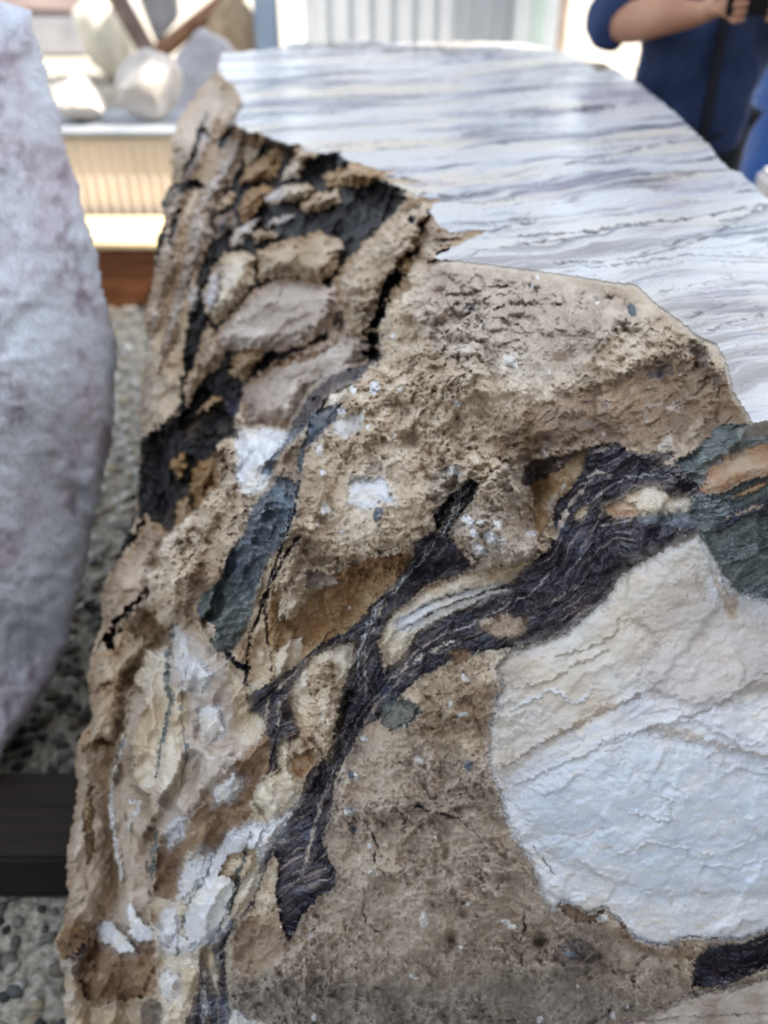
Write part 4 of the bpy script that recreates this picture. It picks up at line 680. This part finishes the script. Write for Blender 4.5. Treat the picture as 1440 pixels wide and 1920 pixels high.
me = bpy.data.meshes.new('gravel'); me.vertices.add(len(vl)); me.vertices.foreach_set('co', vl.astype(np.float32).ravel())
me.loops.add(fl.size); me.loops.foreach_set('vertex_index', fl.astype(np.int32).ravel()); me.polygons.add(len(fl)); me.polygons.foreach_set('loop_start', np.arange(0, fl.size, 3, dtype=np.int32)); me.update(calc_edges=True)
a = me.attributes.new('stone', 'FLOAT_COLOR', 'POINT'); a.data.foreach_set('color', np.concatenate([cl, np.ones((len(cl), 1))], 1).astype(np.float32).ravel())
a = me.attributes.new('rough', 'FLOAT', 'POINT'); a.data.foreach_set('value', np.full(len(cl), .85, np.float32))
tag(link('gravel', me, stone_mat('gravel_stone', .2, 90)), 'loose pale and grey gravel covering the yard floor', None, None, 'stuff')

# ------------------------------------------------------------------ things behind
M_beam = noise_mat('pale_timber', (200, 178, 140), (222, 202, 164), 5, .7, (1, 10, 10), .2, .004)
bm = bmesh.new(); box(bm, -1.85, -.72, 3.52, 3.86, .004, .25, .01); pal = empty('timber_skid', (-1.2, 3.7, 0)); bmo('beam', bm, M_wood2, pal)
bm = bmesh.new(); box(bm, -1.87, -.70, 3.50, 3.88, .253, .272, .004); bmo('top_board', bm, M_beam, pal)
tag(pal, 'brown timber skid with sunlit top board in front of the ribbed beige crate', 'timber skid')
M_crate = noise_mat('beige_panel', (204, 196, 186), (220, 211, 200), 4, .6)
cr = empty('ribbed_crate', (-1.2, 4.1, 0)); bm = bmesh.new(); box(bm, -1.95, -.74, 3.93, 4.32, .1, .58, .01)
for i in range(26): box(bm, -1.94 + i * .046, -1.92 + i * .046, 3.925, 3.9285, .12, .56, .001)
bmo('panel', bm, M_crate, cr)
M_grey = noise_mat('grey_metal', (132, 138, 146), (152, 158, 166), 5, .5)
bm = bmesh.new(); box(bm, -1.97, -.72, 3.90, 4.34, .583, .603, .004); bmo('rim', bm, M_grey, cr)
tag(cr, 'beige ribbed low crate with grey rim carrying pale stones', 'crate')
def colpale(a, b, sc=14):
    return noise_mat('pale_stone', a, b, sc, .8, bump=.5, dist=.03)
def boulder(name, c, r, sq, mat, label, cat, group, seed=1, cuts=7, rz=0):
    R = random.Random(seed); bm = bmesh.new(); bmesh.ops.create_icosphere(bm, subdivisions=4, radius=1)
    pl = [(Vector((R.uniform(-1, 1), R.uniform(-1, 1), R.uniform(-1, 1))).normalized(), R.uniform(.5, .8)) for _ in range(cuts)]
    for v in bm.verts:
        for n_, d_ in pl:
            t = v.co.dot(n_)
            if t > d_: v.co -= n_ * (t - d_) * .92
        v.co *= 1 + .04 * math.sin(v.co.x * 9 + seed) * math.sin(v.co.y * 7) + R.uniform(-.012, .012)
        v.co = Vector((v.co.x * sq[0], v.co.y * sq[1], v.co.z * sq[2])) * r
    bmesh.ops.rotate(bm, cent=(0, 0, 0), matrix=Matrix.Rotation(rz, 3, 'Z'), verts=bm.verts)
    zmin = min(v.co.z for v in bm.verts)
    o = bmo(name, bm, mat, None, True); o.location = (c[0], c[1], c[2] - zmin); tag(o, label, cat, group); return o
Mp1 = colpale((184, 178, 172), (206, 200, 196)); Mp2 = colpale((214, 208, 192), (234, 230, 216))
G = 'stones lying on the ribbed crate'
boulder('stone', (-1.27, 4.08, .603), .125, (1, .8, .72), Mp1, 'low pale stone at the left of the crate top', 'stone', G, 3)
boulder('stone', (-.99, 4.12, .603), .165, (.98, .8, .84), Mp1, 'larger angular whitish stone at the right of the crate top', 'stone', G, 8)
boulder('stone', (-1.43, 4.05, .603), .06, (1, .8, .8), Mp2, 'small cream stone at the far left of the crate top', 'stone', G, 5)
G2 = 'raw marble blocks in the stone yard'
Mb = noise_mat('pink_grey_marble', (150, 134, 132), (178, 162, 158), 2.5, .8, (1, 1, 3), .5, .03)
bm = bmesh.new(); box(bm, -6.2, -2.75, 9.9, 11.4, .35, 2.2, .06); far = empty('marble_block', (-4.2, 10.6, 0)); bmo('body', bm, Mb, far)
bm = bmesh.new(); box(bm, -6.2, -2.72, 9.86, 11.4, .004, .347, .03); bmo('base_course', bm, noise_mat('grey_marble', (140, 140, 146), (166, 166, 172), 3, .8), far)
tag(far, 'far pinkish grey block with grey lower band behind the sunlit patch', 'marble block', G2)
boulder('marble_boulder', (-2.35, 8.6, 0), .36, (.78, .8, 1.25), Mp2, 'sunlit cream boulder beside the V shaped timbers', 'marble boulder', G2, 12)
boulder('marble_boulder', (-.92, 5.05, 0), .26, (.9, .8, 1.75), colpale((150, 150, 158), (176, 176, 184)), 'grey shaded boulder directly behind the far left corner of the big block', 'marble boulder', G2, 21)
boulder('marble_boulder', (-.98, 6.9, 0), .28, (.9, .8, 1.5), colpale((150, 128, 100), (180, 158, 128)), 'tan boulder between the diagonal timber and the blue grey post', 'marble boulder', G2, 30)
# timbers meeting in a V with a slab between
vt = empty('timber_rack', (-1.9, 7.4, 0))
bm = bmesh.new(); tube(bm, (-2.5, 7.5, 1.9), (-1.69, 7.3, .37), .07, n=8); bmo('leg', bm, noise_mat('weathered_timber', (110, 92, 84), (140, 122, 112), 6, .8), vt)
bm = bmesh.new(); tube(bm, (-.55, 7.5, 1.1), (-1.69, 7.3, .37), .06, n=8); bmo('leg', bm, noise_mat('brown_timber', (124, 88, 62), (160, 122, 92), 6, .8), vt)
bm = bmesh.new(); box(bm, -1.80, -1.58, 7.22, 7.42, .004, .40, .02); bmo('base', bm, M_wood, vt)
tag(vt, 'two leaning timbers meeting in a V on a dark base', 'timber rack')
bm = bmesh.new(); vs = [bm.verts.new(p) for p in ((-2.10,7.5,1.9),(-1.50,7.5,1.3),(-1.52,7.45,.60),(-1.68,7.45,.44),(-2.10,7.7,1.9),(-1.50,7.7,1.3),(-1.52,7.65,.60),(-1.68,7.65,.44))]
for f in ((0,1,2,3),(7,6,5,4),(0,4,5,1),(1,5,6,2),(2,6,7,3),(3,7,4,0)): bm.faces.new([vs[i] for i in f])
bmesh.ops.recalc_face_normals(bm, faces=bm.faces); bmesh.ops.bevel(bm, geom=list(bm.edges), offset=.012, segments=2, affect='EDGES')
tag(bmo('stone_slab', bm, colpale((158, 158, 162), (180, 180, 184))), 'grey tapering slab held between the V shaped timbers', 'stone slab')
bm = bmesh.new(); box(bm, -.80, -.66, 6.3, 6.44, .02, 3, .01); ps = empty('post', (-.73, 6.37, 0)); bmo('shaft', bm, noise_mat('post_paint', (150, 168, 192), (166, 184, 206), 4, .5), ps)
bm = bmesh.new(); box(bm, -.84, -.62, 6.26, 6.48, .004, .018, .004); bmo('base_plate', bm, M_grey, ps)
tag(ps, 'blue grey square post left of the white container', 'post')
# container
M_cont = noise_mat('white_container_paint', (196, 201, 208), (208, 213, 219), 3, .4, bump=.1)
ct = empty('shipping_container', (.4, 7, 0)); bm = bmesh.new(); box(bm, -.44, 1.02, 6.0, 8.4, .05, 2.6, .02)
for i in range(9): box(bm, -.30 + i * .125, -.235 + i * .125, 5.993, 5.999, .15, 2.5, .002)
bmo('wall', bm, M_cont, ct)
bm = bmesh.new(); box(bm, -.46, -.36, 5.94, 5.972, .05, 2.6, .004); bmo('corner_post', bm, M_cont, ct)
bm = bmesh.new(); box(bm, .72, .745, 5.94, 5.97, .1, 2.55, .003); bmo('lock_rod', bm, M_grey, ct)
bm = bmesh.new(); box(bm, .86, .93, 5.94, 5.972, .05, 2.6, .004); bmo('corner_post', bm, noise_mat('green_grey_paint', (176, 194, 190), (188, 204, 200), 3, .5), ct)
tag(ct, 'white ribbed shipping container behind the far end of the big block', 'container')
bm = bmesh.new(); tube(bm, (1.2, 7.0, 0), (1.2, 7.0, 3), .06); tag(bmo('pole', bm, noise_mat('brown_pole', (116, 104, 96), (140, 126, 116), 5, .7)), 'brown pole between the container and the person', 'pole')
# right side: pale block and blue drum
bm = bmesh.new(); box(bm, 1.34, 2.5, 2.35, 3.38, .12, .6, .02); nb = empty('marble_block', (1.9, 2.9, 0)); bmo('body', bm, colpale((200, 198, 200), (220, 218, 220)), nb)
bm = bmesh.new(); box(bm, 1.4, 2.4, 2.5, 2.62, .004, .117, .004); bmo('bearer', bm, M_wood, nb); bm = bmesh.new(); box(bm, 1.4, 2.4, 3.1, 3.22, .004, .117, .004); bmo('bearer', bm, M_wood, nb)
tag(nb, 'low whitish block with flat top right of the person', 'marble block', G2)
bm = bmesh.new(); tube(bm, (2.02, 4.6, .004), (2.02, 4.6, .9), .29, n=40); dr = empty('drum', (2.02, 4.6, 0)); M_blue = noise_mat('blue_plastic', (14, 70, 140), (20, 84, 160), 3, .4); bmo('body', bm, M_blue, dr)
for z in (.3, .6):
    bm = bmesh.new(); tube(bm, (2.02, 4.6, z - .012), (2.02, 4.6, z + .012), .298, n=40); bmo('hoop', bm, M_blue, dr)
bm = bmesh.new(); tube(bm, (2.02, 4.6, .902), (2.02, 4.6, .925), .296, n=40); bmo('lid', bm, M_blue, dr)
tag(dr, 'bright blue drum at the right edge behind the person', 'drum')

#@@PERSON
# ------------------------------------------------------------------ person behind the right edge of the block
def skin(name, nodes, edges, mat, parent=None, sub=2, root=0):
    me = bpy.data.meshes.new(name); me.from_pydata([n[0] for n in nodes], edges, [])
    o = link(name, me, mat, parent); md = o.modifiers.new('skin', 'SKIN'); md.use_smooth_shade = True; md.branch_smoothing = .6
    for i, n in enumerate(nodes):
        r = n[1]; me.skin_vertices[0].data[i].radius = (r, r) if not isinstance(r, tuple) else r
        me.skin_vertices[0].data[i].use_root = (i == root)
    s = o.modifiers.new('sub', 'SUBSURF'); s.levels = sub; s.render_levels = sub
    return o
M_skin = noise_mat('skin', (176, 124, 96), (196, 146, 118), 12, .5, bump=.05); M_navy = noise_mat('navy_cloth', (38, 54, 92), (50, 68, 110), 22, .85, (1, 1, .5), .5, .02)
M_trs = noise_mat('dark_trousers', (26, 28, 38), (38, 42, 54), 20, .85); M_hair = noise_mat('dark_hair', (30, 24, 20), (52, 42, 34), 60, .6, (6, 6, 1))
PX, PY = .93, 2.96
pn_ = tag(empty('person', (PX, PY, 0)), 'person in navy jacket with rolled sleeves holding a black phone in both hands', 'person')
N = []; E = []
def add(p, r, par=None):
    N.append((Vector((PX, PY, 0)) + Vector(p), r)); i = len(N) - 1
    if par is not None: E.append((par, i))
    return i
pel = add((0, 0, .93), (.15, .11)); ab = add((0, .0, 1.08), (.145, .105), pel); ch = add((0, .0, 1.26), (.165, .115), ab); nk0 = add((0, .01, 1.40), (.09, .07), ch)
nk = add((0, .0, 1.47), .052, nk0); hd0 = add((0, -.015, 1.54), (.062, .07), nk); hd = add((0, -.02, 1.62), (.075, .092), hd0); hd2 = add((0, -.01, 1.70), (.062, .075), hd)
add((0, -.118, 1.60), .012, hd)                                      # nose
for s in (-1, 1): add((s * .08, 0, 1.61), .014, hd)                   # ears
hands = []
for s in (-1, 1):
    sh = add((s * .17, .01, 1.37), .058, nk0); el = add((s * .27, -.02, 1.09), .05, sh)
    mid = add((s * .20, -.13, 1.135), .064, el); wr = add((s * .115, -.26, 1.155), .034, mid); pm = add((s * .085, -.315, 1.17), (.036, .024), wr); pk = add((s * .065, -.355, 1.18), (.034, .018), pm)
    hp = add((s * .09, 0, .86), .085, pel); kn = add((s * .11, -.01, .48), .06, hp); an = add((s * .12, .01, .10), .042, kn); add((s * .13, -.12, .035), .038, an)
    for k in range(4):                                               # fingers curling round the phone
        z = 1.205 - k * .017; L_ = (.042, .048, .045, .036)[k]
        a1 = add((s * (.060 - .004 * k), -.375, z), .0095, pk); a2 = add((s * (.045), -.375 - L_ * .5, z + .004), .0088, a1); add((s * .026, -.372 - L_ * .45, z + .006), .0078, a2)
    t1 = add((s * .072, -.345, 1.215), .011, pm); t2 = add((s * .05, -.335, 1.235), .0095, t1); add((s * .03, -.345, 1.243), .008, t2)
skin('body', N, E, M_skin, pn_)
# jacket
N = []; E = []
j0 = add((0, 0, .75), (.215, .15)); j1 = add((0, 0, .88), (.205, .15), j0); j2 = add((0, 0, 1.08), (.20, .145), j1); j3 = add((0, .0, 1.26), (.215, .15), j2); j4 = add((0, .01, 1.40), (.12, .085), j3); add((0, 0, 1.45), .075, j4)
for s in (-1, 1):
    a = add((s * .19, .01, 1.36), .085, j4); b = add((s * .25, .0, 1.22), .075, a); c2 = add((s * .278, -.02, 1.09), .072, b); add((s * .262, -.06, 1.085), .066, c2)
jk = skin('jacket', N, E, M_navy, pn_, 3)
tx = bpy.data.textures.new('folds', 'CLOUDS'); tx.noise_scale = .17
dm = jk.modifiers.new('folds', 'DISPLACE'); dm.texture = tx; dm.strength = .11; dm.texture_coords = 'GLOBAL'
bm = bmesh.new(); box(bm, PX - .012, PX + .012, PY - .178, PY - .150, .72, 1.40, .003); bmo('zip', bm, M_trs, pn_)
N = []; E = []
t0 = add((0, 0, .93), (.17, .125))
for s in (-1, 1):
    a = add((s * .09, 0, .84), .105, t0); b = add((s * .11, -.01, .48), .08, a); add((s * .12, .01, .09), .068, b)
skin('trousers', N, E, M_trs, pn_)
for s in (-1, 1):
    bm = bmesh.new(); x = PX + s * .125; box(bm, x - .05, x + .05, PY - .2, PY + .07, .004, .09, .03); bmo('shoe', bm, M_trs, pn_, True)
bm = bmesh.new(); bmesh.ops.create_uvsphere(bm, u_segments=24, v_segments=16, radius=.1)
for v in list(bm.verts):
    if v.co.z < -.01 and v.co.y < .03: bm.verts.remove(v)
bmesh.ops.scale(bm, vec=(.92, 1.1, 1.0), verts=bm.verts); bmesh.ops.translate(bm, vec=(PX, PY + .01, 1.67), verts=bm.verts); bmo('hair', bm, M_hair, pn_, True)
M_blk = noise_mat('black_plastic', (10, 10, 12), (16, 16, 18), 5, .25); ph = empty('smartphone', (PX, PY - .37, 1.2))
bm = bmesh.new(); box(bm, PX - .075, PX + .075, PY - .386, PY - .378, 1.165, 1.237, .003); bmo('body', bm, M_blk, ph)
bm = bmesh.new(); tube(bm, (PX - .055, PY - .392, 1.215), (PX - .055, PY - .3862, 1.215), .009); bmo('lens', bm, M_blk, ph); tag(ph, 'black smartphone held sideways in the hands of the person', 'smartphone')
